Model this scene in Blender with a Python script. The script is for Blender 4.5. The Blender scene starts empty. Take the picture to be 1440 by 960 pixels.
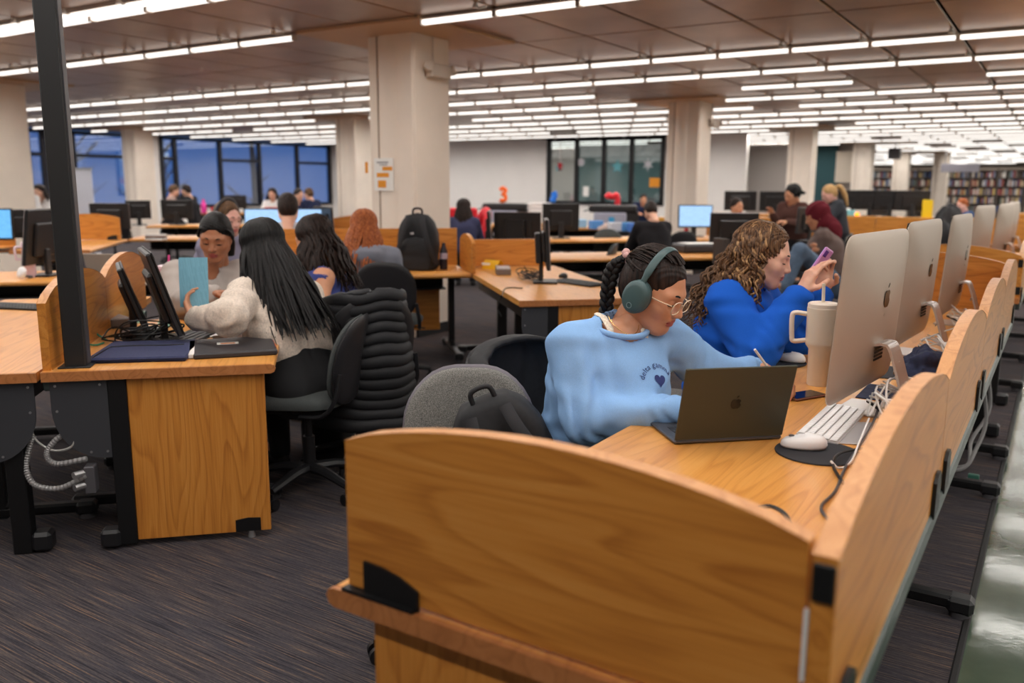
import bpy, bmesh, math, random
import numpy as np
from mathutils import Vector, Matrix, noise
from mathutils.bvhtree import BVHTree
SC = bpy.context.scene
COL = SC.collection
rnd = random.Random(7)
PI = math.pi

# ---------------------------------------------------------------- camera, world, exposure
CAM_H = 1.45
YAW, PITCH, ROLL, FPX = -0.56703, 0.18038, 0.00536, 1204.0
def cam_axes():
    cy, sy, cp, sp = math.cos(YAW), math.sin(YAW), math.cos(PITCH), math.sin(PITCH)
    f = Vector((sy*cp, cy*cp, -sp)); r = Vector((cy, -sy, 0)); u = r.cross(f)
    c, s = math.cos(ROLL), math.sin(ROLL)
    return c*r + s*u, -s*r + c*u, f
CR, CU, CF = cam_axes()
cam = bpy.data.cameras.new('camera'); cam_o = bpy.data.objects.new('camera', cam); COL.objects.link(cam_o)
M = Matrix.Identity(4)
for i in range(3):
    M[i][0], M[i][1], M[i][2] = CR[i], CU[i], -CF[i]
M[2][3] = CAM_H
cam_o.matrix_world = M
cam.sensor_width = 36.0; cam.lens = FPX/1440*36; cam.clip_end = 300
cam.dof.use_dof = True; cam.dof.focus_distance = 2.85; cam.dof.aperture_fstop = 2.2
SC.camera = cam_o
world = bpy.data.worlds.new('dusk_sky'); SC.world = world; world.use_nodes = True
bg = world.node_tree.nodes['Background']
bg.inputs[0].default_value = (0.13, 0.27, 0.60, 1); bg.inputs[1].default_value = 0.60
LAMP, DOWN = 1.35, 34.0         # radiance of the strip diffusers; watts of the area lamp added per 5 m run
vs = SC.view_settings
vs.view_transform = 'Standard'; vs.look = 'None'; vs.gamma = 1; vs.use_curve_mapping = False
vs.exposure = 0.26

def ray(px, py):
    return CF + CR*((px-720)/FPX) + CU*((480-py)/FPX)
def at(px, py, z):              # the point of height z seen at a pixel of the photograph
    d = ray(px, py); t = (z-CAM_H)/d.z
    return Vector((d.x*t, d.y*t, z))
def at_depth(px, py, dep):
    d = ray(px, py); return Vector((d.x*dep, d.y*dep, CAM_H+d.z*dep))

# ---------------------------------------------------------------- objects
def obj(name, me, parent=None, loc=(0, 0, 0), rot=None):
    o = bpy.data.objects.new(name, me); COL.objects.link(o)
    o.location = loc
    if rot is not None: o.rotation_euler = rot
    if parent: o.parent = parent
    return o
def tag(o, label=None, cat=None, group=None, kind=None):
    if label: o['label'] = label
    if cat: o['category'] = cat
    if group: o['group'] = group
    if kind: o['kind'] = kind
    return o
def thing(name, label, cat, loc=(0, 0, 0), rz=0, group=None):
    o = obj(name, None, None, loc, (0, 0, rz))
    o.empty_display_size = .1
    return tag(o, label, cat, group)
def copy_tree(o, parent=None):
    c = o.copy(); COL.objects.link(c); c.parent = parent
    for ch in list(o.children): copy_tree(ch, c)
    return c

class MB:
    def __init__(s): s.v = []; s.f = []; s.m = []
    def add(s, vs, fs, m=0):
        n = len(s.v); s.v += [tuple(q) for q in vs]; s.f += [tuple(i+n for i in q) for q in fs]; s.m += [m]*len(fs); return s
    def box(s, c, d, m=0, bev=0.0, R=None, taper=1.0):
        c = Vector(c); hx, hy, hz = d[0]/2, d[1]/2, d[2]/2
        b = min(bev, hx*.95, hy*.95, hz*.95)
        if b <= 0:
            V = [(x*hx*(taper if z > 0 else 1), y*hy*(taper if z > 0 else 1), z*hz) for z in (-1, 1) for y in (-1, 1) for x in (-1, 1)]
            F = [(0, 2, 3, 1), (4, 5, 7, 6), (0, 1, 5, 4), (2, 6, 7, 3), (0, 4, 6, 2), (1, 3, 7, 5)]
        else:
            V = []; I = {}
            for z in (-1, 1):
                for y in (-1, 1):
                    for x in (-1, 1):
                        for a in range(3):
                            I[x, y, z, a] = len(V); t = taper if z > 0 else 1
                            V.append((x*(hx-(b if a != 0 else 0))*t, y*(hy-(b if a != 1 else 0))*t, z*(hz-(b if a != 2 else 0))))
            F = []
            for a in range(3):
                o1, o2 = (a+1) % 3, (a+2) % 3
                for sg in (-1, 1):
                    q = []
                    for p_, q_ in ((-1, -1), (1, -1), (1, 1), (-1, 1)):
                        k = [0, 0, 0]; k[a] = sg; k[o1] = p_; k[o2] = q_; q.append(I[k[0], k[1], k[2], a])
                    F.append(tuple(q if sg > 0 else q[::-1]))
                for p_ in (-1, 1):
                    for q_ in (-1, 1):
                        k0 = [0, 0, 0]; k0[a] = -1; k0[o1] = p_; k0[o2] = q_; k1 = list(k0); k1[a] = 1
                        q = [I[(*k0, o1)], I[(*k1, o1)], I[(*k1, o2)], I[(*k0, o2)]]
                        F.append(tuple(q if p_*q_ < 0 else q[::-1]))
            for x in (-1, 1):
                for y in (-1, 1):
                    for z in (-1, 1):
                        q = [I[x, y, z, a] for a in range(3)]; F.append(tuple(q if x*y*z > 0 else q[::-1]))
        if R is not None:
            if isinstance(R, (int, float)): R = Matrix.Rotation(R, 3, 'Z')
            V = [c + R @ Vector(q) for q in V]
        else: V = [(c.x+q[0], c.y+q[1], c.z+q[2]) for q in V]
        return s.add(V, F, m)
    def tube(s, pts, r, n=6, m=0, caps=True, closed=False, sq=1.0, up=None):
        P = [Vector(q) for q in pts]; N = len(P)
        rs = r if isinstance(r, (list, tuple)) else [r]*N
        V = []; F = []; nrm = None
        for i in range(N):
            t = (P[(i+1) % N if closed else min(i+1, N-1)] - P[(i-1) % N if closed else max(i-1, 0)])
            if t.length < 1e-9: t = Vector((0, 0, 1))
            t.normalize()
            if nrm is None:
                a = Vector(up) if up else (Vector((0, 0, 1)) if abs(t.z) < .9 else Vector((1, 0, 0)))
                nrm = (a - t*a.dot(t)).normalized()
            else:
                nrm = nrm - t*nrm.dot(t)
                nrm = nrm.normalized() if nrm.length > 1e-6 else t.orthogonal().normalized()
            b = t.cross(nrm)
            for k in range(n):
                a = 2*PI*k/n; V.append(P[i] + (nrm*math.cos(a)*sq + b*math.sin(a))*rs[i])
        for i in range(N if closed else N-1):
            j = (i+1) % N
            for k in range(n):
                k2 = (k+1) % n; F.append((i*n+k, i*n+k2, j*n+k2, j*n+k))
        if caps and not closed:
            F.append(tuple(range(n))[::-1]); F.append(tuple((N-1)*n+k for k in range(n)))
        return s.add(V, F, m)
    def cyl(s, a, b, r0, r1=None, n=12, m=0): return s.tube([a, b], [r0, r0 if r1 is None else r1], n, m)
    def lathe(s, prof, c=(0, 0, 0), n=20, m=0, R=None):
        V = []; F = []; c = Vector(c); L = len(prof)
        for r, z in prof:
            for k in range(n):
                a = 2*PI*k/n; q = Vector((r*math.cos(a), r*math.sin(a), z))
                V.append(c + (R @ q if R is not None else q))
        for i in range(L-1):
            for k in range(n):
                k2 = (k+1) % n; F.append((i*n+k, i*n+k2, (i+1)*n+k2, (i+1)*n+k))
        F.append(tuple(range(n))[::-1]); F.append(tuple((L-1)*n+k for k in range(n)))
        return s.add(V, F, m)
    def prism(s, poly, O, ux, uy, th, m=0):
        O, ux, uy, th = Vector(O), Vector(ux), Vector(uy), Vector(th); n = len(poly)
        A = [O + ux*x + uy*y for x, y in poly]; V = A + [q+th for q in A]
        F = [tuple(range(n))[::-1], tuple(range(n, 2*n))] + [(i, (i+1) % n, n+(i+1) % n, n+i) for i in range(n)]
        return s.add(V, F, m)
    def ell(s, c, r, n=12, k=8, m=0, R=None):
        c = Vector(c); V = []; F = []
        for i in range(k+1):
            t = PI*i/k
            for j in range(n):
                a = 2*PI*j/n; q = Vector((r[0]*math.sin(t)*math.cos(a), r[1]*math.sin(t)*math.sin(a), -r[2]*math.cos(t)))
                V.append(c + (R @ q if R is not None else q))
        for i in range(k):
            for j in range(n):
                j2 = (j+1) % n; F.append((i*n+j, i*n+j2, (i+1)*n+j2, (i+1)*n+j))
        return s.add(V, F, m)
    def grid(s, fn, nu, nv, m=0):
        V = [fn(i/nu, j/nv) for i in range(nu+1) for j in range(nv+1)]
        return s.add(V, [(i*(nv+1)+j, (i+1)*(nv+1)+j, (i+1)*(nv+1)+j+1, i*(nv+1)+j+1) for i in range(nu) for j in range(nv)], m)
    def build(s, name, mats, parent=None, loc=(0, 0, 0), rot=None, smooth=35, recalc=True):
        me = bpy.data.meshes.new(name); me.from_pydata(s.v, [], s.f)
        if not isinstance(mats, (list, tuple)): mats = [mats]
        for q in mats: me.materials.append(q)
        if len(mats) > 1: me.polygons.foreach_set('material_index', s.m)
        if recalc:
            b = bmesh.new(); b.from_mesh(me)
            bmesh.ops.remove_doubles(b, verts=b.verts, dist=1e-6)
            bmesh.ops.recalc_face_normals(b, faces=b.faces); b.to_mesh(me); b.free()
        if smooth:
            me.polygons.foreach_set('use_smooth', [True]*len(me.polygons)); me.set_sharp_from_angle(angle=math.radians(smooth))
        return obj(name, me, parent, loc, rot)

def spline(pts, n=6):
    P = [Vector(q) for q in pts]; P = [P[0]*2-P[1]] + P + [P[-1]*2-P[-2]]; out = []
    for i in range(1, len(P)-2):
        a, b, c, d = P[i-1:i+3]
        for k in range(n):
            t = k/n; out.append(.5*((2*b) + (c-a)*t + (2*a-5*b+4*c-d)*t*t + (3*b-a-3*c+d)*t**3))
    out.append(P[-2]); return out

# ---------------------------------------------------------------- materials
MATS = {}
def srgb(r, g, b):
    return tuple(((c/255)/12.92 if c/255 <= .04045 else ((c/255+.055)/1.055)**2.4) for c in (r, g, b)) + (1,)
class NT:
    def __init__(s, name):
        s.mat = bpy.data.materials.new(name); s.mat.use_nodes = True; s.t = s.mat.node_tree
        s.b = s.t.nodes['Principled BSDF']; s.out = s.t.nodes['Material Output']
    def n(s, typ, **kw):
        q = s.t.nodes.new('ShaderNode'+typ)
        for k, v in kw.items():
            if k.startswith('i_'): q.inputs[k[2:].replace('_', ' ')].default_value = v
            else: setattr(q, k, v)
        return q
    def l(s, a, b): s.t.links.new(a, b)
    def coords(s, scale=(1, 1, 1), rot=(0, 0, 0), src='Object'):
        c = s.n('TexCoord'); m = s.n('Mapping'); m.inputs['Scale'].default_value = scale; m.inputs['Rotation'].default_value = rot
        s.l(c.outputs[src], m.inputs[0]); return m.outputs[0]
    def ramp(s, fac, stops):
        r = s.n('ValToRGB'); e = r.color_ramp.elements
        while len(e) < len(stops): e.new(.5)
        for q, (p_, c) in zip(e, stops): q.position = p_; q.color = c
        s.l(fac, r.inputs[0]); return r.outputs[0]
    def bump(s, h, strength, dist=.002):
        b = s.n('Bump'); b.inputs['Strength'].default_value = strength; b.inputs['Distance'].default_value = dist
        s.l(h, b.inputs['Height']); s.l(b.outputs[0], s.b.inputs['Normal'])
def pm(name, rgb, rough=.5, metal=0.0, spec=None, emit=None, estr=0, noise_amt=0.0, nscale=40, bump=0.0, alpha=None, coat=0):
    if name in MATS: return MATS[name]
    N = NT(name); c = srgb(*rgb); N.b.inputs['Base Color'].default_value = c
    N.b.inputs['Roughness'].default_value = rough; N.b.inputs['Metallic'].default_value = metal
    if spec is not None: N.b.inputs['Specular IOR Level'].default_value = spec
    if coat: N.b.inputs['Coat Weight'].default_value = coat
    if emit: N.b.inputs['Emission Color'].default_value = srgb(*emit); N.b.inputs['Emission Strength'].default_value = estr
    if noise_amt or bump:
        t = N.n('TexNoise', i_Scale=nscale, i_Detail=4); N.l(N.coords(), t.inputs['Vector'])
        if noise_amt:
            lo = tuple(x*(1-noise_amt) for x in c[:3]) + (1,); hi = tuple(min(1, x*(1+noise_amt)) for x in c[:3]) + (1,)
            N.l(N.ramp(t.outputs[0], [(.3, lo), (.7, hi)]), N.b.inputs['Base Color'])
        if bump: N.bump(t.outputs[0], bump)
    MATS[name] = N.mat; return N.mat

def wood(name, axis, c0, c1, c2, rough=.38, scale=1.0, seed=0.0):
    # flat-sawn oak laminate, grain running along `axis` of the object
    if name in MATS: return MATS[name]
    N = NT(name); st = [7.0, 7.0, 7.0]; st[axis] = 0.85
    co = N.n('TexCoord'); mp = N.n('Mapping'); mp.inputs['Scale'].default_value = [x*scale for x in st]; mp.inputs['Location'].default_value = (seed, seed*1.7, seed*.6)
    N.l(co.outputs['Object'], mp.inputs[0])
    big = N.n('TexNoise', i_Scale=.75, i_Detail=2, i_Roughness=.45); N.l(mp.outputs[0], big.inputs['Vector'])
    mul = N.n('Math', operation='MULTIPLY'); mul.inputs[1].default_value = 17; N.l(big.outputs[0], mul.inputs[0])
    fr = N.n('Math', operation='FRACT'); N.l(mul.outputs[0], fr.inputs[0])
    rings = N.ramp(fr.outputs[0], [(0, (0, 0, 0, 1)), (.55, (.25, .25, .25, 1)), (.86, (1, 1, 1, 1)), (1, (0, 0, 0, 1))])
    m2 = N.n('Mapping'); s2 = [300.0*scale]*3; s2[axis] = 6.0*scale; m2.inputs['Scale'].default_value = s2; N.l(co.outputs['Object'], m2.inputs[0])
    fine = N.n('TexNoise', i_Scale=1.0, i_Detail=3); N.l(m2.outputs[0], fine.inputs['Vector'])
    m3 = N.n('Mapping'); s3 = [26.0*scale]*3; s3[axis] = 1.5*scale; m3.inputs['Scale'].default_value = s3; N.l(co.outputs['Object'], m3.inputs[0])
    mid = N.n('TexNoise', i_Scale=1.0, i_Detail=3); N.l(m3.outputs[0], mid.inputs['Vector'])
    a = N.n('Math', operation='MULTIPLY'); a.inputs[1].default_value = .22; N.l(rings, a.inputs[0])
    b = N.n('Math', operation='MULTIPLY_ADD'); b.inputs[1].default_value = .50; N.l(fine.outputs[0], b.inputs[0]); N.l(a.outputs[0], b.inputs[2])
    c = N.n('Math', operation='MULTIPLY_ADD'); c.inputs[1].default_value = .45; N.l(mid.outputs[0], c.inputs[0]); N.l(b.outputs[0], c.inputs[2])
    N.l(N.ramp(c.outputs[0], [(.25, srgb(*c0)), (.52, srgb(*c1)), (.85, srgb(*c2))]), N.b.inputs['Base Color'])
    N.b.inputs['Roughness'].default_value = rough
    N.bump(fine.outputs[0], .08, .001)
    MATS[name] = N.mat; return N.mat
OAK = ((216, 150, 74), (203, 132, 54), (164, 96, 34))
W_X = wood('oak_grain_x', 0, *OAK); W_Y = wood('oak_grain_y', 1, *OAK); W_Z = wood('oak_grain_z', 2, *OAK)
W_TOPX = wood('oak_top_x', 0, (228, 168, 94), (216, 150, 74), (186, 118, 50), .33); W_TOPY = wood('oak_top_y', 1, (226, 170, 104), (214, 154, 86), (186, 122, 60), .33)
W_EDGE = wood('oak_edge', 2, (222, 170, 122), (206, 148, 98), (178, 120, 74), .45)
W_LIP = wood('oak_lip', 0, (196, 132, 82), (182, 116, 66), (150, 92, 50), .4)
BLACK = pm('black_steel', (22, 22, 24), .45, .3)
BLACKP = pm('black_plastic', (26, 26, 29), .42)
GREYP = pm('grey_plastic', (78, 76, 80), .5)
DKGREY = pm('dark_grey_sheet_metal', (62, 63, 68), .5, .2)
STEEL = pm('brushed_steel', (170, 170, 172), .35, .8)
FABRIC = pm('charcoal_chair_fabric', (66, 70, 70), .95, noise_amt=.35, nscale=420, bump=.3)
FABRICL = pm('speckled_grey_fabric', (112, 110, 106), .95, noise_amt=.6, nscale=330, bump=.3)
BLACKCLOTH = pm('black_nylon', (24, 24, 28), .7, noise_amt=.2, nscale=60, bump=.2)
WHITEP = pm('white_plastic', (232, 230, 230), .3)
CREAM = pm('cream_paint', (240, 227, 213), .6, noise_amt=.03, nscale=3)
WHITEWALL = pm('white_paint', (240, 235, 231), .55, noise_amt=.02, nscale=2)
PAPER = pm('paper', (240, 238, 234), .7)
# ---------------------------------------------------------------- the room
def struct(mb, name, mats, **kw): return tag(mb.build(name, mats, **kw), kind='structure')
def carpet_mat():
    N = NT('carpet')
    c1 = N.coords((3.5, 200, 1)); t1 = N.n('TexNoise', i_Scale=1.0, i_Detail=3, i_Roughness=.6); N.l(c1, t1.inputs['Vector'])
    c2 = N.coords((.7, 6, 1)); t2 = N.n('TexNoise', i_Scale=1.0, i_Detail=3); N.l(c2, t2.inputs['Vector'])
    c3 = N.coords((60, 420, 1)); t3 = N.n('TexNoise', i_Scale=1.0, i_Detail=2); N.l(c3, t3.inputs['Vector'])
    streak = N.ramp(t1.outputs[0], [(.34, srgb(52, 50, 56)), (.5, srgb(88, 84, 89)), (.6, srgb(110, 100, 96)), (.7, srgb(166, 132, 102))])
    blue = N.ramp(t2.outputs[0], [(.38, srgb(122, 112, 108)), (.62, srgb(92, 94, 108))])
    mx = N.n('MixRGB', blend_type='OVERLAY', i_Fac=.55); N.l(streak, mx.inputs[1]); N.l(blue, mx.inputs[2])
    m2 = N.n('MixRGB', blend_type='MULTIPLY', i_Fac=.6); N.l(mx.outputs[0], m2.inputs[1])
    N.l(N.ramp(t3.outputs[0], [(.3, (.45, .45, .45, 1)), (.65, (1.1, 1.1, 1.1, 1))]), m2.inputs[2])
    N.l(m2.outputs[0], N.b.inputs['Base Color']); N.b.inputs['Roughness'].default_value = .95
    N.b.inputs['Specular IOR Level'].default_value = .15
    N.bump(t1.outputs[0], .5, .004); return N.mat
def green_mat():
    N = NT('polished_green_floor'); t = N.n('TexNoise', i_Scale=5, i_Detail=5); N.l(N.coords(), t.inputs['Vector'])
    N.l(N.ramp(t.outputs[0], [(.3, srgb(62, 80, 66)), (.7, srgb(82, 98, 82))]), N.b.inputs['Base Color'])
    N.b.inputs['Roughness'].default_value = .09
    w = N.n('TexNoise', i_Scale=9, i_Detail=6); N.l(N.coords(), w.inputs['Vector']); N.bump(w.outputs[0], .06, .01); return N.mat
def panel_mat():
    N = NT('bronze_ceiling_metal'); t = N.n('TexNoise', i_Scale=1, i_Detail=3); N.l(N.coords((1.5, 1.5, 1)), t.inputs['Vector'])
    N.l(N.ramp(t.outputs[0], [(.3, srgb(158, 134, 120)), (.7, srgb(186, 162, 146))]), N.b.inputs['Base Color'])
    N.b.inputs['Metallic'].default_value = .55; N.b.inputs['Roughness'].default_value = .34; return N.mat
CARPET, GREEN, PANEL = carpet_mat(), green_mat(), panel_mat()
XL, XR, YN, YF = -22.3, 9.0, -5.0, 58.0
ZC = 2.84                                   # underside of the ceiling panels
struct(MB().box(((XL-.15)/2, (YN+YF)/2, -.05), (-XL-.15, YF-YN, .1)), 'floor', CARPET)
struct(MB().box(((XR-.127)/2, (YN+YF)/2, -.05), (XR+.127, YF-YN, .1)), 'floor_aisle', GREEN)
struct(MB().box((-.139, (YN+YF)/2, -.047), (.026, YF-YN, .104), bev=.006), 'trim_1', pm('rubber_transition', (16, 15, 16), .7))
struct(MB().box(((XL+XR)/2, (YN+YF)/2, 3.0), (XR-XL, YF-YN, .1)), 'ceiling_deck', pm('dark_plenum', (30, 26, 24), .9))
struct(MB().box((XR+.05, (YN+YF)/2, 1.5), (.1, YF-YN, 3)), 'wall_right', WHITEWALL)
struct(MB().box(((XL+XR)/2, YN-.05, 1.5), (XR-XL, .1, 3)), 'wall_near', WHITEWALL)
struct(MB().box(((XL+XR)/2, YF+.05, 1.5), (XR-XL, .1, 3)), 'wall_far', pm('taupe_paint', (158, 146, 136), .7))

# ceiling panels and light strips on one grid
GW, GD, GX, GY = .75, 1.543, -.972, 9.06
def vis(p_):
    q = Vector(p_) - Vector((0, 0, CAM_H)); d = q.dot(CF)
    if d < .3: return None
    x, y = 720+FPX*q.dot(CR)/d, 480-FPX*q.dot(CU)/d
    return d if -60 < x < 1500 and -60 < y < 1020 else None
ceil = tag(obj('ceiling', None, None, (0, 0, ZC)), kind='structure')
KX0, KX1, R0, R1_ = int((XL-GX)//GW), int((XR-GX)//GW)+1, -9, 31
pmesh = MB().box((0, 0, .012), (GW-.026, GD-.03, .024), bev=.006)
pm_o = pmesh.build('panel', PANEL, ceil); PME = pm_o.data; bpy.data.objects.remove(pm_o)
COLS = [(-5.42, 6.65), (-12.95, 6.65), (-20.5, 6.65), (-5.42, 14.0), (-12.95, 14.0), (-20.5, 14.0), (-5.42, 21.4), (-5.42, 28.8), (-5.42, 36.2), (-4.35, 38.9), (2.1, 21.4), (2.1, 28.8)]
cells = []
for r in range(R0, R1_):
    for k in range(KX0, KX1):
        c = (GX+(k+.5)*GW, GY+(r+.5)*GD, ZC); d = vis(c); cells.append((d if d else 1e3+abs(c[0])+abs(c[1]), c))
cells.sort(key=lambda q: q[0])
rest = MB()
for i, (d, c) in enumerate(cells):
    if i < 300: obj('panel', PME, ceil, (c[0], c[1], 0))
    else: rest.box((c[0], c[1], .012), (GW-.026, GD-.03, .024))
tag(rest.build('panel_field', PANEL, ceil, smooth=0, recalc=False), kind='stuff')

def lamp_mat():
    N = NT('lamp_diffuser'); N.b.inputs['Base Color'].default_value = (.9, .9, .9, 1)
    N.b.inputs['Emission Color'].default_value = (1.0, .955, .895, 1); N.b.inputs['Emission Strength'].default_value = LAMP; return N.mat
LAMPM = lamp_mat(); HOUS = pm('lamp_housing', (214, 204, 196), .4, .3)
def lit(r, k):
    x = GX+(k+.5)*GW; y = GY+r*GD
    if r in (-1,): return False
    if r == -2 and -6.4 < x < -5.15: return False
    if r == -3 and x > -4.6: return False
    if r == 2 and (-2.6 < x < -1.2 or x < -4.0 and x > -5.9): return False
    if r in (4, 7, 11) and k % 9 == 4: return False
    if r >= 13 and (k*7+r*13) % 11 < 3: return False
    for cx, cy in COLS:
        if abs(x-cx) < .75 and abs(y-cy) < .75: return False
    return True
def light_parts(L, dz=0):
    h = MB().box((0, 0, .068), (L, .07, .02), bev=.003).box((-L/2+.004, 0, .042), (.008, .07, .052)).box((L/2-.004, 0, .042), (.008, .07, .052))
    d = MB().box((0, 0, .041), (L-.018, .060, .037), bev=.009)
    cl = MB().cyl((L/2-.03, -.23, .085), (L/2-.03, -.23, .05), .016, .024, 8).tube([(L/2-.03, -.23, .06), (L/2-.02, -.2, .05), (L/2-.01, -.12, .075)], .010, 5)
    return h, d, cl
h_, d_, c_ = light_parts(GW-.02)
def mesh_of(mb, name, m):
    o = mb.build(name, m); me = o.data; bpy.data.objects.remove(o); return me
HME, DME, CME = mesh_of(h_, 'light_housing', HOUS), mesh_of(d_, 'diffuser', LAMPM), mesh_of(c_, 'hanger_clip', pm('white_clip', (240, 236, 230), .3))
LZ = 2.752
cand = []
for r in range(-6, R1_):
    for k in range(KX0+1, KX1-1):
        if lit(r, k):
            c = (GX+(k+.5)*GW, GY+r*GD, LZ); d = vis(c)
            if r < -3 and (k % 2): continue
            cand.append((d if d else 500+abs(c[0])+abs(c[1]), c))
cand.sort(key=lambda q: q[0])
lrest = MB()
for i, (d, c) in enumerate(cand):
    if i < 300:
        o = tag(obj('ceiling_light', HME, None, c), 'white fluorescent strip section in a ceiling light row', 'ceiling light', 'fluorescent strips across the ceiling')
        obj('diffuser', DME, o); obj('hanger_clip', CME, o)
    else:
        lrest.box((c[0], c[1], c[2]+.041), (GW-.036, .060, .037)).box((c[0], c[1], c[2]+.068), (GW-.02, .07, .02), 1)
tag(lrest.build('distant_ceiling_lights', [LAMPM, HOUS], smooth=0, recalc=False), 'rows of white fluorescent strips receding across the far ceiling', 'ceiling light', kind='stuff')
# area lamps added under each run to boost the strips' own light
def strip_light(x0, x1, y, w):
    la = bpy.data.lights.new('strip_fill_lamp', 'AREA'); la.shape = 'RECTANGLE'; la.size = x1-x0; la.size_y = .06; la.energy = w*(x1-x0)/5; la.color = (1.0, .955, .90); la.spread = 172*PI/180
    obj('strip_fill_lamp', la, None, ((x0+x1)/2, y, LZ+.010))
for r in range(-6, R1_):
    run = None
    for k in range(KX0+1, KX1):
        on = lit(r, k) and k < KX1-1
        if on and run is None: run = k
        if run is not None and (not on or k-run >= 7):
            strip_light(GX+run*GW, GX+k*GW, GY+r*GD, DOWN); run = k if on else None
# the brighter bare tube beside the near strip over the left desks
tube_y = GY-3*GD-.16
for i in range(9):
    x = -4.75 - i*1.22
    o = tag(obj('bare_tube_light', None, None, (x-.6, tube_y, 2.79)), 'bright bare fluorescent tube batten next to a strip above the post desk', 'ceiling light', 'bare tubes above the post desk')
    MB().cyl((-.59, 0, 0), (.59, 0, 0), .022, n=8).build('tube', LAMPM, o); MB().box((0, 0, .035), (1.2, .06, .03)).build('batten', HOUS, o)

# columns: a plain shaft with a rounded pilaster strip beside a painted-on groove, and a flat capital plate at the ceiling
CAPM = pm('capital_plate', (196, 164, 132), .5)
def column(i, cx, cy, w=.56, d=.53):
    c = tag(obj('column_%d' % i, None, None, (cx, cy, 0)), kind='structure')
    MB().box((0, 0, 1.42), (w, d, 2.84), bev=.012).build('shaft', CREAM, c)
    for s in (-1, 1):
        p_ = [(-.11, 0), (-.105, .018), (-.08, .03), (.08, .03), (.105, .018), (.11, 0)]
        MB().prism([(x, y) for x, y in p_], (-.02, s*d/2, 0), (1, 0, 0), (0, s, 0), (0, 0, 2.84)).build('pilaster', CREAM, c)
        MB().box((w/2-.13, s*(d/2+.006), 1.42), (.23, .03, 2.84), bev=.006).build('facing_strip', CREAM, c)
        MB().box((-.165, s*(d/2+.001), 1.42), (.012, .006, 2.84)).build('groove', pm('painted_groove_shade', (150, 132, 116), .8), c)  # darker strip painting the shade of a groove, nothing is recessed
    MB().box((0, 0, 2.825), (1.45, 1.5, .03), bev=.004).build('capital_plate', CAPM, c)
    MB().box((0, 0, .05), (w+.02, d+.02, .1), bev=.004).build('baseboard', pm('black_rubber_base', (30, 30, 32), .6), c)
    return c
for i, (x, y) in enumerate(COLS): column(i+1, x, y)

# window wall at the left
GLASS = None
def glass_mat(name, tint, refl=.16):
    N = NT(name); N.t.nodes.remove(N.b)
    tr = N.n('BsdfTransparent'); tr.inputs[0].default_value = tint
    gl = N.n('BsdfGlossy'); gl.inputs[1].default_value = .03
    mx = N.n('MixShader'); mx.inputs[0].default_value = refl
    N.l(tr.outputs[0], mx.inputs[1]); N.l(gl.outputs[0], mx.inputs[2]); N.l(mx.outputs[0], N.out.inputs[0]); return N.mat
WGLASS = glass_mat('window_glass', (.8, .88, 1, 1), .16); RGLASS = glass_mat('room_glass', (.86, .92, .92, 1), .12)
FRAME = pm('dark_window_frame', (38, 38, 44), .45, .4)
def xplane_y(px): d = ray(px, 240); return d.y*XL/d.x
sill, wtop = .75, 2.80
struct(MB().box((XL-.05, (YN+YF)/2, sill/2), (.1, YF-YN, sill)), 'wall_left_lower', WHITEWALL)
panes = [[41, 63, 105, 180], [228, 247, 310, 365, 418, 463]]
wn = 0
edges_y = []
for grp in panes:
    ys = [xplane_y(p_) for p_ in grp]; edges_y.append((ys[0], ys[-1])); wn += 1
    w = tag(obj('window_%d' % wn, None, None, (XL, (ys[0]+ys[-1])/2, sill)), kind='structure'); y0 = (ys[0]+ys[-1])/2
    f = MB()
    for y in ys: f.box((0, y-y0, (wtop-sill)/2), (.12, .12, wtop-sill), bev=.01)
    for z in (0.03, wtop-sill-.04): f.box((0, 0, z), (.12, ys[-1]-ys[0]+.1, .09), bev=.01)
    f.build('window_frame', FRAME, w)
    for j in range(len(ys)-1):
        if j % 2 == 0: MB().box((0, (ys[j]+ys[j+1])/2-y0, 1.42), (.1, abs(ys[j+1]-ys[j]), .09), bev=.01).build('transom', FRAME, w)
        MB().box((-.02, (ys[j]+ys[j+1])/2-y0, (wtop-sill)/2), (.012, abs(ys[j+1]-ys[j])-.1, wtop-sill-.1)).build('pane', WGLASS, w)
solid = [(YN, edges_y[0][0]), (edges_y[0][1], edges_y[1][0]), (edges_y[1][1], YF)]
for i, (a, b) in enumerate(solid):
    struct(MB().box((XL-.05, (a+b)/2, (3+sill)/2), (.1, abs(b-a), 3-sill)), 'wall_left_%d' % (i+1), WHITEWALL)
# back wall and the glazed study room
YB = 22.9
struct(MB().box(((XL-13.3)/2, YB+.06, 1.5), (XL*-1-13.3, .12, 3)), 'wall_back', WHITEWALL)
g = tag(obj('window_3', None, None, (-11.4, YB, .95)), kind='structure')
gx = [at(p_, 240, 1.9) for p_ in ()]
def yplane_x(px): d = ray(px, 240); return d.x*YB/d.y
gxs = [yplane_x(p_) for p_ in (772, 811, 849, 888, 932)]
f = MB()
for x in gxs: f.box((x+11.4, 0, .92), (.12, .12, 1.86), bev=.01)
for z in (0, 1.84): f.box(((gxs[0]+gxs[-1])/2+11.4, 0, z), (gxs[-1]-gxs[0]+.12, .12, .1), bev=.01)
f.build('window_frame', pm('black_frame', (24, 24, 27), .4, .3), g)
for j in range(4): MB().box(((gxs[j]+gxs[j+1])/2+11.4, .02, .92), (gxs[j+1]-gxs[j]-.1, .012, 1.75)).build('pane', RGLASS, g)
struct(MB().box(((gxs[0]+gxs[-1])/2, YB+.06, .45), (gxs[-1]-gxs[0]+.1, .12, .9)), 'wall_back_lower', WHITEWALL)
struct(MB().box(((gxs[-1]-7.2)/2, YB+.06, 1.5), (abs(gxs[-1]+7.2)-.1, .12, 3)), 'wall_back_2', WHITEWALL)
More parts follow.
